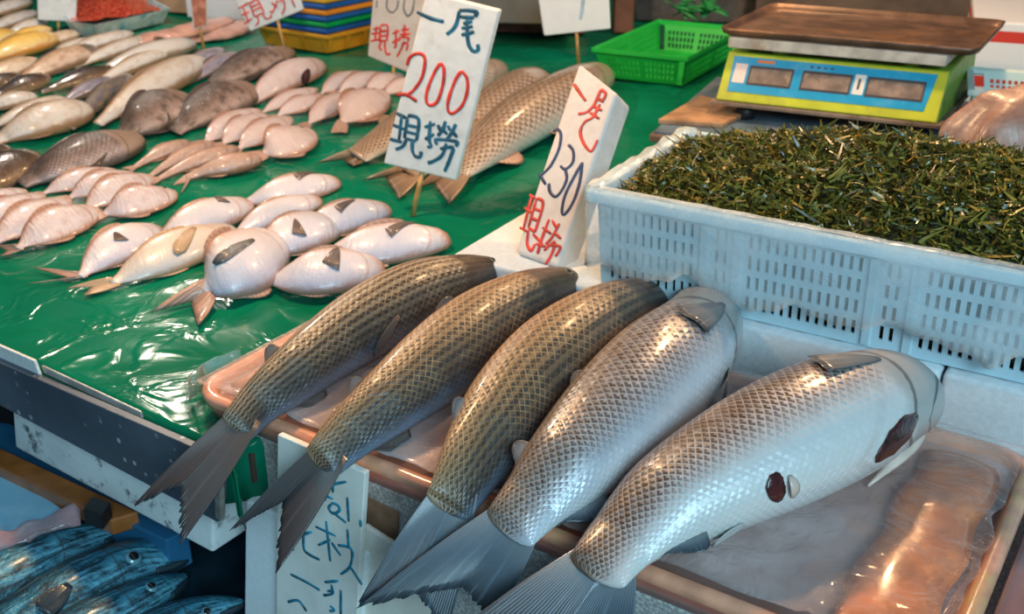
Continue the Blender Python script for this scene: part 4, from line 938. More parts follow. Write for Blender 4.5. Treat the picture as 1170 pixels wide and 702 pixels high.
sign('thick leaning foam sign with red and navy brushwork reading 230 by the crate', [(661,72),(705,107),(637,306),(588,288)], (606,297), (-.50,-.60,.60), .042, signpink,
     [('heading_lettering', G_red[:7], cG, 3.6, ink_red), ('lettering', G_red[7:], cG, 3.6, ink_red), ('price_lettering', G_navy, cG, 3.4, ink_navy)], zb=SZ+.003, bevel=.005)
cD = lambda X, Y: (290+X/5.571, Y/5.571)
D_grey = [[(785,0),(782,50)],[(850,-5),(848,50),(880,80),(912,50),(920,0)],[(962,-5),(955,55),(980,102),(1010,70),(1022,0)]]
D_red = [[(760,185),(800,177)],[(750,215),(800,210)],[(745,262),(812,246)],[(783,165),(772,258)],[(808,165),(800,265)],[(805,163),(852,165),(848,262)],[(803,200),(848,196)],[(800,230),(848,226)],[(800,262),(848,258)],[(812,266),(800,300),(816,322)],
 [(835,262),(838,320),(850,346),(870,340)],[(882,215),(930,195)],[(905,188),(905,290),(890,302)],[(880,272),(925,250)],[(940,192),(990,185)],[(930,220),(997,215)],[(962,158),(958,232)],[(930,262),(932,240),(985,240),(980,265)],[(940,285),(980,275),(972,322)],[(958,262),(940,310),(912,362)]]
sign('grey foam sign with red brushwork tucked behind the 200 sign', [(427,-12),(492,-2),(478,88),(420,64)], (448,95), (-.25,-1,.05), .014, signgrey, [('lettering', D_red, cD, 2.6, ink_red), ('price_lettering', D_grey, cD, 2.0, ink_grey)], (449,72))
cC = lambda X, Y: (180+X/7.31, Y/7.31)
C_red = [[(675,70),(765,22)],[(700,130),(768,95)],[(725,200),(795,150)],[(712,55),(762,190)],[(770,30),(810,140)],[(770,30),(835,0),(888,102)],[(785,60),(855,25)],[(798,92),(870,55)],[(810,140),(888,102)],[(830,132),(845,180),(818,215)],[(880,110),(900,152),(940,150),(950,120)],
 [(950,20),(1000,62)],[(1005,-5),(962,100),(938,88)],[(1020,20),(1040,-10)],[(1050,-5),(1062,60),(1040,122)],[(1120,-5),(1150,62)]]
sign('white sign with red brushwork tilted before the stack of baskets', [(262,-12),(335,-32),(347,11),(286,36)], (326,62), (-.1,-1,.08), .012, signfoam, [('lettering', C_red, cC, 2.0, ink_red)], (316,22))
sign('small blank white sign in front of the red roe at the top left', [(42,-14),(88,-14),(86,25),(43,23)], (66,36), (.12,-1,.1), .014, signfoam, (), (66,22))
sign('white sign at the top centre with one faint blue stroke', [(614,-12),(696,-10),(698,33),(622,41)], (662,78), (.1,-1,.02), .012, simple('white_board', (.82,.84,.88), .5, .02, 40), [('lettering', [[(740,-10),(732,60),(720,130)]], lambda X, Y: (540+X/5.85, Y/5.85), 4, ink_faint)], (659,36))
# the narrow sign seen almost edge-on
sB = sign('narrow sign seen nearly edge-on with a red printed face, above the fillets', [(216,-14),(236,-14),(237,30),(221,34)], (233,57), (.25,-1,.1), .016, signfoam, (), (228,30))
mb = MB(); n_ = Vector((.25,-1,.1)).normalized(); P0_ = pix(233,57,TZ)
mb.prism([pixplane(x, y, P0_ + n_*.0005, n_) for x, y in ((217,-12),(235,-12),(236,29),(222,32))], n_*.0006)
obj('printed_face', mb, simple('red_print', (.42,.13,.07), .6, .3, 60, dirt=(.6,.45,.35), dscale=60), sB, smooth=False)

# ---------------------------------------------------------------- perforated crate with seaweed
crate_m = simple('blue_white_plastic', (.50,.70,.78), .38, .04, 40, .05, 60, spec=.5, sss=.0)
CP = pix(687, 325, SZ+.001); CZ = CP.z
cr = thing('crate', 'pale blue-white perforated plastic crate full of seaweed', 'crate', CP)
CL, CD, CH, CT = .66, .26, .117, .004
FLAR = .010
def crate_wall(o, u, w_up, nrm, L_, secs, rows=4, r0=.012, rp=.0245, rh=.0165, pitch=.0098, sw=.0042):
    xs = [0.0]; hol = set()
    x = .010
    for a, b in secs:
        x = a
        while x + sw < b:
            xs += [x, x+sw]; hol.add(len(xs)-2); x += pitch
    xs.append(L_); zs = [0.0]; hz = set()
    for k in range(rows): zs += [r0+k*rp, r0+k*rp+rh]; hz.add(len(zs)-2)
    zs.append(CH); m_ = MB(); m_.perf(o, u, w_up, nrm, xs, zs, lambda i, j: i in hol and j in hz); return m_
upF = (Z*CH - SV*FLAR).normalized()
secs = [(.012,.118),(.140,.156),(.178,.300),(.325,.343),(.365,.490),(.512,.53),(.55,.648)]
obj('front_wall', crate_wall(CP, SU, upF, SV*CT, CL, secs), crate_m, cr, smooth=False)
upB = (Z*CH + SV*FLAR).normalized()
obj('back_wall', crate_wall(CP + SV*CD, SU, upB, SV*-CT, CL, secs), crate_m, cr, smooth=False)
upL = (Z*CH - SU*FLAR).normalized()
obj('side_wall', crate_wall(CP, SV, upL, SU*CT, CD, [(.02,.24)]), crate_m, cr, smooth=False)
upR = (Z*CH + SU*FLAR).normalized()
obj('side_wall', crate_wall(CP + SU*CL, SV, upR, SU*-CT, CD, [(.02,.24)]), crate_m, cr, smooth=False)
mb = MB(); mb.box(CP, SU*CL, SV*CD, Z*.004); obj('base', mb, crate_m, cr, smooth=False)
cpp = lambda u, v, z: CP + SU*u + SV*v + Z*z
def ring(d, z): return [cpp(-FLAR-d, -FLAR-d, z), cpp(CL+FLAR+d, -FLAR-d, z), cpp(CL+FLAR+d, CD+FLAR+d, z), cpp(-FLAR-d, CD+FLAR+d, z)]
mb = MB(); loop_strip(mb, [ring(-.001, CH-.010), ring(.007, CH-.010), ring(.007, CH+.003), ring(-.005, CH+.003), ring(-.005, CH-.006)])
obj('rim', mb, crate_m, cr, smooth=False, bevel=.0015)
for x in (.128, .166, .312, .354, .500, .54):     # moulded pillars between the panels
    mb = MB(); a = cpp(x-.006, 0, .004); mb.prism([a, a+SU*.012, a+SU*.010-SV*.004, a+SU*.002-SV*.004], upF*(CH-.016)); obj('rib', mb, crate_m, cr, smooth=False)
# clear liner over the rim
liner = clear_plastic('crate_liner', (.86,.97,1.0), haze=.30, rough=.25, bump=.5, bscale=34)
mb = MB(); g = []
NU = 110
prof = [(-.018, .030), (-.0165, .055), (-.0185, .085), (-.0195, .108), (-.018, .1235), (-.004, .1245), (.004, .116), (.008, .102)]
for k, (v, z) in enumerate(prof):
    row = []
    for j in range(NU+1):
        u = -.014 + (CL+.022)*j/NU; P = cpp(u, v, z)
        low = .022*noise.noise(Vector((u*13, 2, 0))) + .012*noise.noise(Vector((u*40, 5, 0)))
        dz = low*max(0, 1-k/3.0); wv = .0016*noise.noise(Vector((u*60, k*.8, 3)))
        row.append(P + Z*(dz + .0015*noise.noise(Vector((u*45, 9, k)))*(1 if k > 2 else .3)) - SV*(abs(wv)*.9))
    g.append(row)
mb.sheet(g, .0005)
# left and back runs of the liner over the rim
gl = []
for k, (d, z) in enumerate([(-.019,.100),(-.0195,.118),(-.018,.1245),(-.003,.1245),(.006,.112),(.012,.085)]):
    gl.append([cpp(d, -.012 + (CD+.03)*j/40, z + (.010*max(0, noise.noise(Vector((j*.22, 1, 0))))+.004*math.sin(j*.9)*.5 if 1 < k < 4 else 0)*(.3+j/40)) for j in range(41)])
mb.sheet(gl, .0005)
tag(obj('plastic_liner', mb, liner), 'crumpled clear plastic liner folded over the rim of the seaweed crate', 'plastic liner')
# seaweed heap
def hump(u, v):
    a = max(0, 1-((u-.335)/.345)**2)**.8; b = max(0, 1-((v-.145)/.145)**2)**.62
    return CH - .022 + .012*b + .074*a*b + .010*noise.noise(Vector((u*16, v*16, 0))) + .009*noise.noise(Vector((u*48, v*48, 4)))*min(1, b*2)
gw = G('seaweed'); U, V = gw.uv()
c = gw.ramp(U, [(0,(.018,.016,.004)),(.3,(.075,.072,.011)),(.55,(.19,.17,.024)),(.8,(.38,.29,.045)),(1,(.55,.27,.04))])  # yellow to orange end of the ramp paints warm lamp glints on blades
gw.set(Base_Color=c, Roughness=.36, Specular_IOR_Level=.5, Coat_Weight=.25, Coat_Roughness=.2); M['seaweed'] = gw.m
mb = MB(); g = []
for i in range(29):
    row = []
    for j in range(61):
        u = .008 + (CL-.016)*j/60; v = .010 + (CD-.020)*i/28
        row.append(cpp(u, v, hump(u, v) - .008))
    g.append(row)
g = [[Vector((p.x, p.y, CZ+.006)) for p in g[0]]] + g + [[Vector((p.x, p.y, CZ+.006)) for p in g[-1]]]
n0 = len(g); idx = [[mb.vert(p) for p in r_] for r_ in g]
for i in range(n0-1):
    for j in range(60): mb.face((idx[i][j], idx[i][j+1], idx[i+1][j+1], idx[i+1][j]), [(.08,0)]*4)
rs = random.Random(3)
for k in range(21000):
    u = .008 + (CL-.016)*rs.random(); v = .008 + (CD-.016)*rs.random()**1.15
    P = cpp(u, v, hump(u, v) + rs.uniform(-.010, .004))
    az = rs.uniform(0, 2*PI); el = rs.uniform(-.4, .8); d = Vector((math.cos(az)*math.cos(el), math.sin(az)*math.cos(el), math.sin(el)))
    L_ = rs.uniform(.005, .017); cv = Vector((rs.uniform(-1,1), rs.uniform(-1,1), rs.uniform(-1.1,.7)))*L_*.9
    sd = d.cross(Vector((rs.uniform(-1,1), rs.uniform(-1,1), rs.uniform(-1,1)))).normalized(); w = rs.uniform(.0009, .0021); cval = min(1, max(0, rs.gauss(.45,.24)))
    ids = []
    for q in range(4):
        t = q/3; C_ = P + d*L_*(t-.35) + cv*t*t; ww = w*(1-.75*t*t) + .0002
        ids.append((mb.vert(C_ - sd*ww), mb.vert(C_ + sd*ww)))
    for q in range(3): mb.face((ids[q][0], ids[q][1], ids[q+1][1], ids[q+1][0]), [(cval, 0)]*4)
tag(obj('seaweed', mb, M['seaweed'], smooth=True), 'mounded heap of olive-green curly seaweed in the white crate', 'seaweed', kind='stuff')

# ---------------------------------------------------------------- wooden box and electronic scale
BZ = .058
b0 = pix(742, 147, BZ); bA = R(-24); BU = Vector((math.cos(bA), math.sin(bA), 0)); BV = Vector((-BU.y, BU.x, 0))
bx = thing('wooden_box', 'dark wooden box under the electronic scale', 'box', b0.xy.to_3d() + Z*TZ)
mb = MB(); o = b0 + BU*.012 + BV*.012; mb.box((o.x, o.y, TZ+.001), BU*.50, BV*.42, Z*(BZ-.024-TZ)); obj('box_body', mb, wood_dark, bx, smooth=False, bevel=.003)
mb = MB(); mb.box(b0 - Z*.024, BU*.53, BV*.45, Z*.014); obj('lid', mb, simple('worn_wood', (.22,.12,.08), .55, .3, 30, .3, 90, dirt=(.08,.05,.04)), bx, smooth=False, bevel=.003)
mb = MB(); mb.box(b0 + BU*.006 + BV*.008 - Z*.010, BU*.52, BV*.43, Z*.004); obj('blue_cover', mb, simple('blue_grey_cover', (.10,.16,.22), .4, .3, 20, dirt=(.2,.12,.07)), bx, smooth=False)
mb = MB(); q = [pix(x, y, BZ+.003) for x, y in ((752,136),(826,141),(862,124),(800,108))]; mb.prism([p - Z*.009 for p in q], Z*.009)
tag(obj('cardboard_sheet', mb, simple('stained_board', (.36,.20,.10), .6, .4, 18, .2, 70, dirt=(.15,.09,.06)), smooth=False, bevel=.002), 'stained brown board corner sticking out under the scale', 'board')
SC0 = BZ + .020
q0 = pix(814, 119, SC0); q1 = pix(1074, 144, SC0); XU = Vector((math.cos(R(-24.5)), math.sin(R(-24.5)), 0)); XV = Vector((math.cos(R(59.5)), math.sin(R(59.5)), 0)); SW_ = (q1-q0).length; SD_ = .30
sp = lambda u, v, z: q0 + XU*u + XV*v + Z*z
sc = thing('electronic_scale', 'yellow-green electronic price scale with a blue display panel', 'scale', q0.xy.to_3d() + Z*BZ)
lime = simple('lime_plastic', (.46,.52,.03), .4, .12, 20, .08, 60, dirt=(.25,.22,.05), dirt_amt=.5, dscale=14); limeg = simple('green_plastic', (.26,.42,.05), .45, .15, 20, .08, 60, dirt=(.2,.17,.08), dirt_amt=.7, dscale=16)
FH, FB = .084, .050         # front face height and set-back of its top
mb = MB()
prof = [(0, .006), (FB, FH), (SD_*.75, FH+.006), (SD_, FH-.004), (SD_+.004, .03), (SD_-.01, .006)]
mb.prism([sp(.004, v, z) for v, z in prof][::-1], XU*(SW_-.008)); obj('body', mb, [limeg], sc, smooth=False, bevel=.004, seg=3)
FN = (XV*FB + Z*(FH-.006)).normalized(); FO = XU.cross(FN)
fp = lambda u, h: sp(u, 0, .006) + FN*h + FO*.0012
FL = math.hypot(FB, FH-.006)
mb = MB()
def face_quad(mb, u0, h0, u1, h1, off, th):
    mb.prism([fp(u0, h0)+FO*off, fp(u1, h0)+FO*off, fp(u1, h1)+FO*off, fp(u0, h1)+FO*off], FO*th)
face_quad(mb, .006, .002, SW_-.006, FL-.001, 0, .004); obj('front_bezel', mb, lime, sc, smooth=False, bevel=.002)
mb = MB(); W2 = SW_
mb.prism([fp(.022, FL*.20)+FO*.004, fp(W2-.030, FL*.20)+FO*.004, fp(W2-.022, FL*.90)+FO*.004, fp(.018, FL*.90)+FO*.004], FO*.001)
obj('display_panel', mb, simple('cyan_panel', (.01,.30,.56), .35, .06, 30, dirt=(.2,.4,.5), dirt_amt=.25, dscale=30), sc, smooth=False)
lcd = simple('dirty_lcd', (.20,.155,.13), .3, .25, 60, dirt=(.34,.25,.19), dirt_amt=.7, dscale=30); lcdd = simple('lcd_frame', (.05,.045,.05), .4)
for a, b in ((.135,.335),(.375,.595),(.66,.905)):
    mb = MB(); face_quad(mb, W2*a, FL*.36, W2*b, FL*.74, .0045, .0012); w = obj('window', mb, lcdd, sc, smooth=False)
    mb = MB(); face_quad(mb, W2*a+.003, FL*.40, W2*b-.003, FL*.69, .0055, .0008); obj('screen', mb, lcd, w, smooth=False)
mb = MB(); face_quad(mb, W2*.065, FL*.38, W2*.122, FL*.76, .0045, .001); obj('label_sticker', mb, simple('pinkish_label', (.75,.62,.58), .5, .05), sc, smooth=False, bevel=.002)
mb = MB(); face_quad(mb, W2*.605, FL*.38, W2*.652, FL*.76, .0045, .001); lb = obj('label_sticker', mb, simple('pale_label', (.6,.62,.6), .5, .08), sc, smooth=False)
mb = MB(); face_quad(mb, W2*.622, FL*.48, W2*.632, FL*.68, .0055, .0006); obj('print_mark', mb, simple('dark_print', (.03,.03,.03), .6), lb, smooth=False)
mb = MB(); face_quad(mb, W2*.16, FL*.80, W2*.24, FL*.86, .0045, .0008); obj('orange_mark', mb, simple('orange_print', (.6,.2,.06), .6), sc, smooth=False)
mb = MB()
for i in range(4): face_quad(mb, W2*(.40+.03*i), FL*.80, W2*(.415+.03*i), FL*.84, .0045, .0006)
obj('print_mark', mb, simple('blue_print', (.02,.08,.2), .6), sc, smooth=False)
mb = MB(); mb.box(sp(-.004, -.004, 0), XU*(SW_+.008), XV*(SD_+.004), Z*.008); obj('base_plate', mb, simple('brown_base', (.25,.17,.12), .55, .3, 30, dirt=(.1,.06,.04)), sc, smooth=False, bevel=.002)
for u, v in ((.05,.03),(SW_-.05,.03),(.05,SD_-.04),(SW_-.05,SD_-.04)):
    mb = MB(); p = sp(u, v, 0); mb.tube([(p.x,p.y,BZ-.006),(p.x,p.y,BZ+.010),(p.x,p.y,SC0)], [.017,.017,.010], 14); obj('foot', mb, simple('black_rubber', (.012,.012,.014), .5), sc)
mb = MB()
mb.box(sp(.06, .075, FH), XU*(SW_-.10), XV*(SD_-.09), Z*.006); obj('top_plate', mb, simple('black_plastic', (.025,.03,.025), .5), sc, smooth=False)
for u in (.09, SW_-.07):
    mb = MB(); p = sp(u, .07, FH-.002); mb.tube([p, p+Z*.016], .016, 16); obj('pan_mount', mb, limeg, sc)
mb = MB(); mb.box(sp(.010, .025, FH+.012), XU*(SW_-.02), XV*(SD_-.02), Z*.018); obj('platform', mb, simple('dirty_white_platform', (.55,.5,.43), .5, .2, 40, dirt=(.3,.17,.08), dirt_amt=.7), sc, smooth=False, bevel=.002)
pan = simple('rusty_steel_pan', (.12,.07,.048), .38, .35, 24, .2, 70, metal=.45, dirt=(.34,.17,.07), dirt_amt=.6, dscale=8)
ptop = FH + .031
mb = MB(); pr = lambda d, z: [sp(u, v, z) for u, v in rrect(-.004-d, .030-d, SW_+.03+d, .030+SD_*.92+d, .02, 4)]
loop_strip(mb, [pr(-.004, ptop-.0005), pr(.003, ptop+.004), pr(.006, ptop+.013), pr(.003, ptop+.014), pr(-.003, ptop+.005), pr(-.010, ptop+.003)], close_first=True, close_last=True)
wp = tag(obj('weighing_pan', mb, pan), 'rusty brown metal pan lying on top of the electronic scale', 'pan')

# ---------------------------------------------------------------- green basket
def basket(label, base, cat_, mat, zt, flare, h, slots=True, group=None):
    """open tapered basket on base corners fl, fr, br (points)"""
    fl, fr, br = base; bl = fl + (br-fr); c = (fl+br)/2
    root = thing('basket', label, cat_, Vector((c.x, c.y, fl.z)), group)
    B_ = [fl, fr, br, bl]; T_ = [p + (p-c).normalized()*flare + Z*h for p in B_]
    for i in range(4):
        a, b, ta, tb_ = B_[i], B_[(i+1)%4], T_[i], T_[(i+1)%4]
        nr = ((b-a).cross(ta-a)).normalized()*.003
        L_ = (b-a).length; m_ = MB(); n_ = max(8, int(L_/.011))
        P = lambda x, z: (a.lerp(b, x)).lerp(ta.lerp(tb_, x), z)
        xs = [0, .08]; 
        for k in range(n_): x0 = .08 + .84*k/n_; xs += [x0+.84/n_*.4, x0+.84/n_]
        zs = [0, .14, .30, .36, .52, .58, .72, 1]
        H = lambda i_, j_: slots and 1 <= i_ < len(xs)-2 and i_ % 2 == 0 and j_ in (1, 3, 5) and not (abs(xs[i_]-.5) < .03)
        nx, nz = len(xs)-1, len(zs)-1
        for ii in range(nx):
            for jj in range(nz):
                if H(ii, jj): continue
                q = [P(xs[ii],zs[jj]),P(xs[ii+1],zs[jj]),P(xs[ii+1],zs[jj+1]),P(xs[ii],zs[jj+1])]
                m_.poly(q); m_.poly([p - nr for p in q[::-1]])
                if ii+1 < nx and H(ii+1, jj): m_.poly([q[1], q[1]-nr, q[2]-nr, q[2]])
                if ii > 0 and H(ii-1, jj): m_.poly([q[3], q[3]-nr, q[0]-nr, q[0]])
                if jj+1 < nz and H(ii, jj+1): m_.poly([q[2], q[2]-nr, q[3]-nr, q[3]])
                if jj > 0 and H(ii, jj-1): m_.poly([q[0], q[0]-nr, q[1]-nr, q[1]])
        obj('side_wall', m_, mat, root, smooth=False)
    m_ = MB(); m_.prism(B_, Z*.003); obj('base', m_, mat, root, smooth=False)
    def rg(e, z): return [p + (p-c).normalized()*e + Z*z for p in T_]
    m_ = MB(); loop_strip(m_, [rg(-.003,-.008), rg(.008,-.008), rg(.009,.002), rg(-.006,.002), rg(-.006,-.004)]); obj('rim', m_, mat, root, smooth=False, bevel=.001)
    return root
bgreen = simple('bright_green_plastic', (.012,.46,.055), .4, .08, 20, .05, 60)
fl, fr, br = pix(690,88,TZ+.004), pix(780,98,TZ+.004), pix(836,66,TZ+.004)
basket('bright green slotted plastic basket left of the scale', (fl, fr, br), 'basket', bgreen, TZ, .030, .068)
mb = MB(); p = pix(753,56,TZ+.055); 

# stack of nested baskets
yb = [pix(305,50,TZ+.004), pix(374,61,TZ+.004), pix(432,47,TZ+.004)]
cols = [('yellow',(.62,.30,.02)),('blue',(.01,.09,.38)),('green',(.0,.32,.08)),('blue',(.012,.11,.42)),('orange',(.75,.27,.02)),('blue',(.01,.10,.40)),('yellow',(.7,.4,.03)),('blue',(.01,.09,.36))]
def tray_stack():
    fl, fr, br = yb; bl = fl+(br-fr); c = (fl+br)/2; B_ = [fl, fr, br, bl]
    words = ['bottom basket of the nested stack, golden yellow', 'blue basket just above the golden bottom one of the stack', 'green basket in the middle of the nested stack', 'blue basket between the green and the orange ones of the stack', 'orange basket in the upper part of the nested stack',
             'blue basket above the orange one of the stack', 'yellow basket second from the top of the nested stack', 'topmost blue basket of the nested stack']
    for k, (nm, cc) in enumerate(cols):
        h0, h = .015*k, .050; sc_ = .012
        m_ = simple('%s_basket_plastic' % nm, cc, .4, .12, 15)
        root = thing('basket', words[k], 'basket', Vector((c.x, c.y, TZ+.004+h0)), 'nested baskets behind the tilted white sign')
        P = lambda p, e, z: p + (p-c).normalized()*e + Z*(z+h0)
        mb = MB(); loop_strip(mb, [[P(p, 0, 0) for p in B_], [P(p, sc_, h-.012) for p in B_]], close_first=True)
        loop_strip(mb, [[P(p, sc_-.003, h-.012) for p in B_], [P(p, -.003, .003) for p in B_]], close_last=True)
        obj('side_wall', mb, m_, root, smooth=False)
        mb = MB(); loop_strip(mb, [[P(p, sc_-.004, h-.012) for p in B_], [P(p, .024, h-.012) for p in B_], [P(p, .026, h-.003) for p in B_], [P(p, .012, h) for p in B_], [P(p, sc_-.004, h-.004) for p in B_]])
        obj('rim', mb, m_, root, smooth=False, bevel=.0015)
        if k == 0:
            for a, b in ((0,1),(1,2)):
                for t in (.03, .35, .66, .97):
                    q = B_[a].lerp(B_[b], t); e = (B_[b]-B_[a]).normalized()*.006
                    nr = (B_[b]-B_[a]).cross(Z).normalized()
                    mb = MB(); mb.prism([P(q-e, 0, .002), P(q+e, 0, .002), P(q+e, sc_, h-.013)+nr*.003, P(q-e, sc_, h-.013)+nr*.003], nr*.004); obj('rib', mb, m_, root, smooth=False)
tray_stack()

# ---------------------------------------------------------------- goods at the back
# tray of red roe
rz = TZ + .03
rt = thing('roe_tray', 'shallow pale tray edged in blue holding red roe at the top left', 'tray', pix(140, 20, TZ))
q = [pix(x, y, TZ+.002) for x, y in ((84,40),(112,44),(186,26),(150,4),(80,4))]
mb = MB(); cc = sum(q, Vector())/5; up_ = [p + (p-cc).normalized()*.03 + Z*.042 for p in q]
loop_strip(mb, [q, up_, [p + (cc-p).normalized()*.006 for p in up_], [p + (cc-p).normalized()*.006 + Z*.003 for p in q]], True, True)
obj('tray_body', mb, simple('pale_tray', (.55,.62,.62), .5, .2, 40, dirt=(.02,.35,.5), dirt_amt=.8, dscale=30), rt, smooth=False)
mb = MB(); n_ = 22; idx = []
for i in range(n_):
    row = []
    for j in range(n_):
        a, b = i/(n_-1), j/(n_-1); p = up_[0].lerp(up_[2], b).lerp(up_[4].lerp(up_[3], b), a); p = cc + (p-cc)*.9
        p = Vector((p.x, p.y, TZ + .036 + .03*math.sin(PI*a)*math.sin(PI*b) + .008*noise.noise(p*40))); row.append(mb.vert(p))
    idx.append(row)
for i in range(n_-1):
    for j in range(n_-1): mb.face((idx[i][j], idx[i][j+1], idx[i+1][j+1], idx[i+1][j]))
g = G('red_roe'); v = g.n('ShaderNodeTexVoronoi'); g.l(g.geo(), v.inputs[0]); v.inputs['Scale'].default_value = 110
g.set(Base_Color=g.mix(g.smooth(v.outputs['Distance'], .1, .7), (.72,.16,.06), (.45,.03,.015)), Roughness=.25, Coat_Weight=.5); g.bump(v.outputs['Distance'], .8, .006)
tag(obj('red_roe', mb, g.m), 'heap of orange-red roe in the pale tray at the top left', 'roe', kind='stuff')
# pink fillets
fillet = simple('pink_fillet', (.68,.36,.27), .35, .18, 26, .3, 60, coat=.5)
def fillet_obj(label, a, b, w, z, th=.018):
    A_, B_ = pix(*a, z), pix(*b, z); ax = (B_-A_); sd = Vector((-ax.y, ax.x, 0)).normalized(); g = []
    for i in range(15):
        t = i/14; ww = w*math.sin(PI*(.08+.86*t))**.6; P = A_ + ax*t
        g.append([P + sd*ww*(j/4-1) + Z*(th*.9*max(0, 1-(j/4-1)**2)**.5*math.sin(PI*(.1+.8*t))**.5 + .004*noise.noise((P+sd*j*.01)*30)) for j in range(9)])
    mb = MB(); mb.sheet(g, .006)
    tag(obj('fish_fillet', mb, fillet), label, 'fillet', 'pink fillets by the red sign')
fillet_obj('pink fillet right of the red edge-on sign', (205,47), (283,28), .085, TZ+.006)
fillet_obj('pink fillet left of the red edge-on sign, by the croaker heads', (150,52), (222,37), .06, TZ+.008)
fillet_obj('pink fillet lying on top, just under the red edge-on sign', (183,46), (262,24), .05, TZ+.022)
# white tub behind the fillets
def simple_box(name, label, cat_, px, z0, w, d, h, mat, ang=-31, bevel=.004, open_=False):
    p = pix(*px, z0); u = Vector((math.cos(R(ang)), math.sin(R(ang)), 0)); v = Vector((-u.y, u.x, 0)); mb = MB()
    if not open_: mb.box(p, u*w, v*d, Z*h)
    else:
        q = lambda e, z: [p + u*(e) + v*(e) + Z*z, p + u*(w-e) + v*e + Z*z, p + u*(w-e) + v*(d-e) + Z*z, p + u*e + v*(d-e) + Z*z]
        loop_strip(mb, [q(.012, 0), q(0, h*.9), q(-.006, h*.9), q(-.006, h), q(.008, h), q(.02, .006)], True, True)
    return tag(obj(name, mb, mat, smooth=False, bevel=bevel), label, cat_)
simple_box('foam_box', 'white foam box behind the pink fillets', 'foam box', (214,20), TZ+.004, .36, .2, .14, simple('lilac_white_foam', (.66,.66,.72), .6, .03), ang=-16)
simple_box('cardboard_box', 'brown box left of the white foam box at the top', 'box', (150,12), TZ+.004, .2, .2, .12, simple('tan_box', (.42,.25,.15), .7, .2, 20), ang=-16)
simple_box('grey_bin', 'grey-brown bin behind the 200 sign', 'bin', (528,26), TZ+.06, .30, .25, .22, simple('grey_bin', (.14,.13,.115), .6, .1, 20), ang=-6)
mb = MB(); a, b = pix(500,38,TZ+.05), pix(640,42,TZ+.05); mb.tube([a, b], .013, 12)
simple_box('wooden_stand', 'low dark wooden stand carrying the grey-brown bin', 'stand', (520,36), TZ+.004, .36, .3, .055, simple('reddish_wood', (.22,.07,.06), .6, .3, 20), ang=-6)
mb = MB(); p = pix(701,38,TZ); mb.box(p, (.055,0,0), (0,.06,0), (0,0,.9)); tag(obj('wooden_post', mb, simple('red_brown_wood', (.16,.06,.03), .55, .3, 14, .2), smooth=False, bevel=.004), 'red-brown wooden post beside the green basket', 'post')
simple_box('crate', 'dark crate with odds and ends behind the green basket', 'crate', (722,24), TZ+.004, .42, .3, .09, simple('dark_crate', (.10,.085,.08), .7, .5, 12, .2, dirt=(.25,.2,.17), dscale=14), ang=-8, open_=True)
mb = MB(); rs = random.Random(5)
for k in range(26):
    p = pix(rs.uniform(768,815), rs.uniform(4,14), TZ+.10); d = Vector((rs.uniform(-1,1), rs.uniform(-1,1), rs.uniform(-.1,.5))).normalized(); sd = d.cross(Z).normalized()
    g = [[p + d*.06*i/4 + sd*.016*math.sin(PI*(.05+.9*i/4))*(j-1) - Z*.02*(i/4)**2 for j in range(3)] for i in range(5)]; mb.sheet(g, .0015)
tag(obj('green_leaves', mb, simple('leaf_green', (.02,.26,.06), .45, .3, 30)), 'loose green leaves in the dark crate behind the green basket', 'leaves', kind='stuff')
# things behind and right of the scale
simple_box('wooden_crate', 'dark wooden crate at the back behind the scale', 'crate', (860,42), TZ+.004, .75, .3, .235, simple('brown_crate_wood', (.12,.07,.045), .7, .4, 12, .2), ang=-14)
g = G('red_striped_foam'); P_ = g.obj(); sx = g.n('ShaderNodeSeparateXYZ'); g.l(P_, sx.inputs[0])
zf = g.m_('FRACT', g.m_('MULTIPLY', sx.outputs[2], 11.0)); c = g.ramp(zf, [(0,(.74,.76,.78)),(.35,(.74,.76,.78)),(.36,(.6,.04,.02)),(.60,(.6,.04,.02)),(.61,(.74,.76,.78)),(1,(.74,.76,.78))], 'CONSTANT'); g.set(Base_Color=c, Roughness=.5)
simple_box('foam_box', 'white foam box with red stripes at the right edge behind the scale', 'foam box', (1095,130), TZ+.004, .6, .35, .19, g.m, ang=-20)
p = pix(1112, 138, .075); bA2 = R(-20); u2 = Vector((math.cos(bA2), math.sin(bA2), 0)); v2 = Vector((-u2.y, u2.x, 0))
mb = MB(); mb.box((p.x, p.y, TZ+.003), u2*.3, v2*.2, Z*(.074-TZ-.003)); tag(obj('wooden_box', mb, wood_dark, smooth=False, bevel=.003), 'dark box under the small white basket at the right edge', 'box')
basket('small white slotted basket at the right edge beside the scale', (p, p+u2*.26, p+u2*.26+v2*.16), 'basket', simple('greenish_white_plastic', (.55,.66,.62), .4, .06), .075, .012, .050)
# pinkish plastic bag
mb = MB(); g = []
bc = cpp(.52, .33, .02)
pb = pix(1150, 200, .11); n1, n2 = 36, 22
idx = []
for i in range(n2+1):
    th = PI*.5*i/n2; row = []
    for j in range(n1):
        a = 2*PI*j/n1; rr = .15*math.cos(th)**.65 * (1+.10*math.sin(a*3+1)+.05*math.sin(a*7)) + .004
        P = Vector((pb.x + .06 + rr*math.cos(a), pb.y + .05 + rr*math.sin(a)*.55, 0)); hz = TZ + .245*math.sin(th)**.9
        q_ = Vector((P.x, P.y, hz)); f = abs(noise.noise(q_*14))*.02
        row.append(mb.vert(q_ + Vector((math.cos(a), math.sin(a), .4))*f))
    idx.append(row)
for i in range(n2):
    for j in range(n1): mb.face((idx[i][j], idx[i][(j+1)%n1], idx[i+1][(j+1)%n1], idx[i+1][j]))
mb.face(idx[-1]); mb.face(idx[0][::-1])
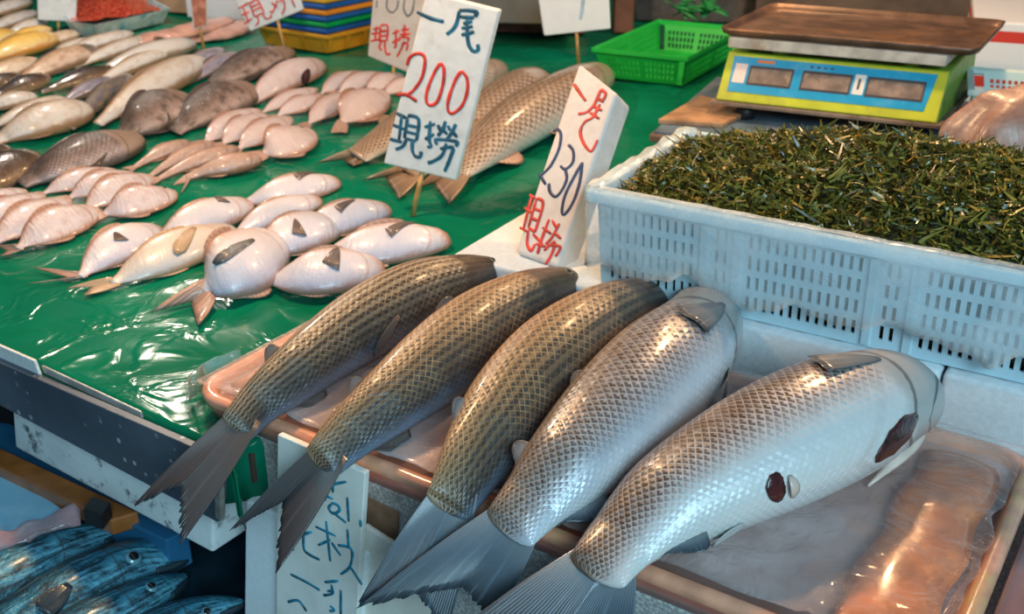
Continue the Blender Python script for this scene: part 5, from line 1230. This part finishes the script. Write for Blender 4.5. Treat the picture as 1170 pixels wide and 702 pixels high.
gp = G('pinkish_bag'); P_ = gp.geo(); gp.set(Base_Color=gp.mix(gp.smooth(gp.noise(P_, 16, 4, .6, 1.), .4, .65), (.27,.145,.105), (.40,.25,.20)), Roughness=.4, Coat_Weight=.2, Coat_Roughness=.2); gp.bump(gp.noise(P_, 14, 3, .6, 1.5), .5, .008)
tag(obj('plastic_bag', mb, gp.m), 'brownish pink filled plastic bag at the right edge behind the seaweed', 'plastic bag')

# ---------------------------------------------------------------- bottom left: blue tubs and mackerel
LZ = -.27
tubm = simple('blue_tub_plastic', (.02,.12,.24), .4, .2, 12, .05); tubd = simple('dark_tub_floor', (.008,.022,.034), .3, .4, 14, .1)  # near-black floor tone also stands in for the shadowed gap at the right
c0 = pix(-40, 760, LZ); 
tb = thing('fish_tub', 'shallow dark blue tub of mackerel at the bottom left', 'tub', pix(80, 680, LZ-.02))
def lp(px, py, z): return pix(px, py, z)
q = [lp(-90, 770, LZ-.004), lp(440, 800, LZ-.004), lp(275, 606, LZ-.004), lp(-60, 575, LZ-.004)]
mb = MB(); mb.prism([p - Z*.006 for p in q], Z*.006); obj('base', mb, tubd, tb, smooth=False)
mb = MB(); ccc = sum(q, Vector())/4
loop_strip(mb, [q, [p + (p-ccc).normalized()*.012 + Z*.030 for p in q], [p + (p-ccc).normalized()*.022 + Z*.032 for p in q], [p + (p-ccc).normalized()*.004 - Z*.006 for p in q]])
obj('wall', mb, tubd, tb, smooth=False, bevel=.002)
mb = MB(); mb.box((ccc.x-.22, ccc.y-.2, FLOOR), (.36,0,0), (0,.3,0), (0,0,LZ-.0105-FLOOR)); tag(obj('stand', mb, simple('black_stand', (.012,.014,.016), .6), smooth=False, bevel=.004), 'black stand under the mackerel tub', 'stand')
MG = 'blue mackerel at the bottom left'
def mackerel(label, pts, roll, eyepx=None, z0=LZ+.002, mouth=True, pect=None):
    fs = solve_body(pts, z0, roll, .62, 44, .985)
    root = thing('mackerel', label, 'fish', fs.C[22].xy.to_3d() + Z*z0, MG)
    obj('body', body_mb(fs, 28, (.66,.03)), M['mackerel'], root)
    C, T, D = fs.C[0], fs.T[0], fs.D[0]; a = max(fs.a)
    obj('tail_fin', tail_mb(fs, C-T*a*1.6+D*a*1.2, C-T*a*1.6-D*a*1.2, C-T*a*.4, 13, 6, .003, 0), M['fin_mack'], root)
    if eyepx:
        u, p = find(fs, *eyepx[:2]); eye_obj(fs, u, p, eyepx[2]/pxm(fs.C[30]), root, 'eye_blue', 2)
    if pect: obj('pectoral_fin', flap_fin(fs, *pect), M['fin_mack'], root)
    # lower jaw edge
    g = []
    for i in range(10):
        u = lerp(.86, .985, i/9); P = surf(fs, u, R(128), .0008); Q = surf(fs, u, R(150), .0012); g.append([P, P.lerp(Q, .5)+Z*.0008, Q])
    mb = MB(); mb.sheet(g, .0012); obj('jaw', mb, M['fin_mack'], root)
    return fs
mackerel('blue mackerel farthest up at the bottom left, closed pointed snout under the clear bag', [(-120,735,22),(-70,708,30),(-15,672,36),(40,642,34),(90,622,26),(125,611,16),(148,606,5)], 74)
mackerel('blue mackerel in the middle at the bottom left, big round eye', [(-60,765,22),(-10,735,30),(50,700,38),(105,668,38),(155,645,30),(190,640,20),(214,637,7)], 66, (154,637,10), z0=LZ+.004, pect=((80,668),(50,700),.012))
mackerel('blue mackerel with half-open mouth below the big-eyed one', [(-20,800,22),(30,762,30),(85,729,34),(130,704,32),(170,683,25),(197,668,15),(213,658,5)], 66, (172,671,8), z0=LZ+.010)
mackerel('mackerel head at the bottom edge beside the blue-white panel', [(60,790,16),(110,760,22),(165,728,26),(210,708,24),(245,696,17),(278,688,6)], 66, (238,698,7), z0=LZ+.004)
# tub and rail behind them
def slabpx(name, label, cat_, quad, z, th, mat, bevel=.002):
    mb = MB(); mb.prism([pix(x, y, z) - Z*th for x, y in quad], Z*th); return tag(obj(name, mb, mat, smooth=False, bevel=bevel), label, cat_)
slabpx('wooden_rail', 'glossy orange-brown wooden rail at the lower left edge', 'rail', [(-30,498),(-30,521),(126,595),(158,585)], -.20, .022, simple('varnished_wood', (.36,.12,.03), .25, .3, 18, .1, 50, coat=.5))
slabpx('foam_block', 'light blue foam block beside the wooden rail at the left edge', 'foam block', [(-60,500),(-60,640),(10,606),(78,586),(40,560),(-10,532)], -.215, .02, simple('light_blue_foam', (.26,.52,.68), .45, .12, 10, .1, dirt=(.55,.7,.78), dirt_amt=.5))
slabpx('blue_tub', 'dark blue tub edge under the stained foam box', 'tub', [(-40,478),(12,484),(215,605),(190,618),(130,590),(-40,520)], -.215, .05, tubm)
mb = MB(); mb.prism([pix(97,600,-.199), pix(118,607,-.199), pix(130,591,-.199), pix(108,584,-.199)], Z*.022)
tag(obj('black_post', mb, simple('black_post', (.014,.013,.013), .5), smooth=False, bevel=.003), 'short black block on the wooden rail below the stained foam box', 'post')
mb = MB(); g = []
for i in range(10):
    row = []
    for j in range(16):
        P = pix(-20+112*j/15, 628-34*j/15 - 24*math.sin(PI*i/9)*(.6+.4*j/15) + 6*(i/9), LZ+.055+.012*math.sin(PI*i/9)); row.append(P + Z*noise.noise(P*40)*.008)
    g.append(row)
mb.sheet(g, .0006)
tag(obj('plastic_bag', mb, clear_plastic('pinkish_clear_bag', (.55,.34,.36), haze=.6, rough=.12, bump=.7, bscale=30)), 'clear pinkish bag lying behind the farthest mackerel', 'plastic bag')
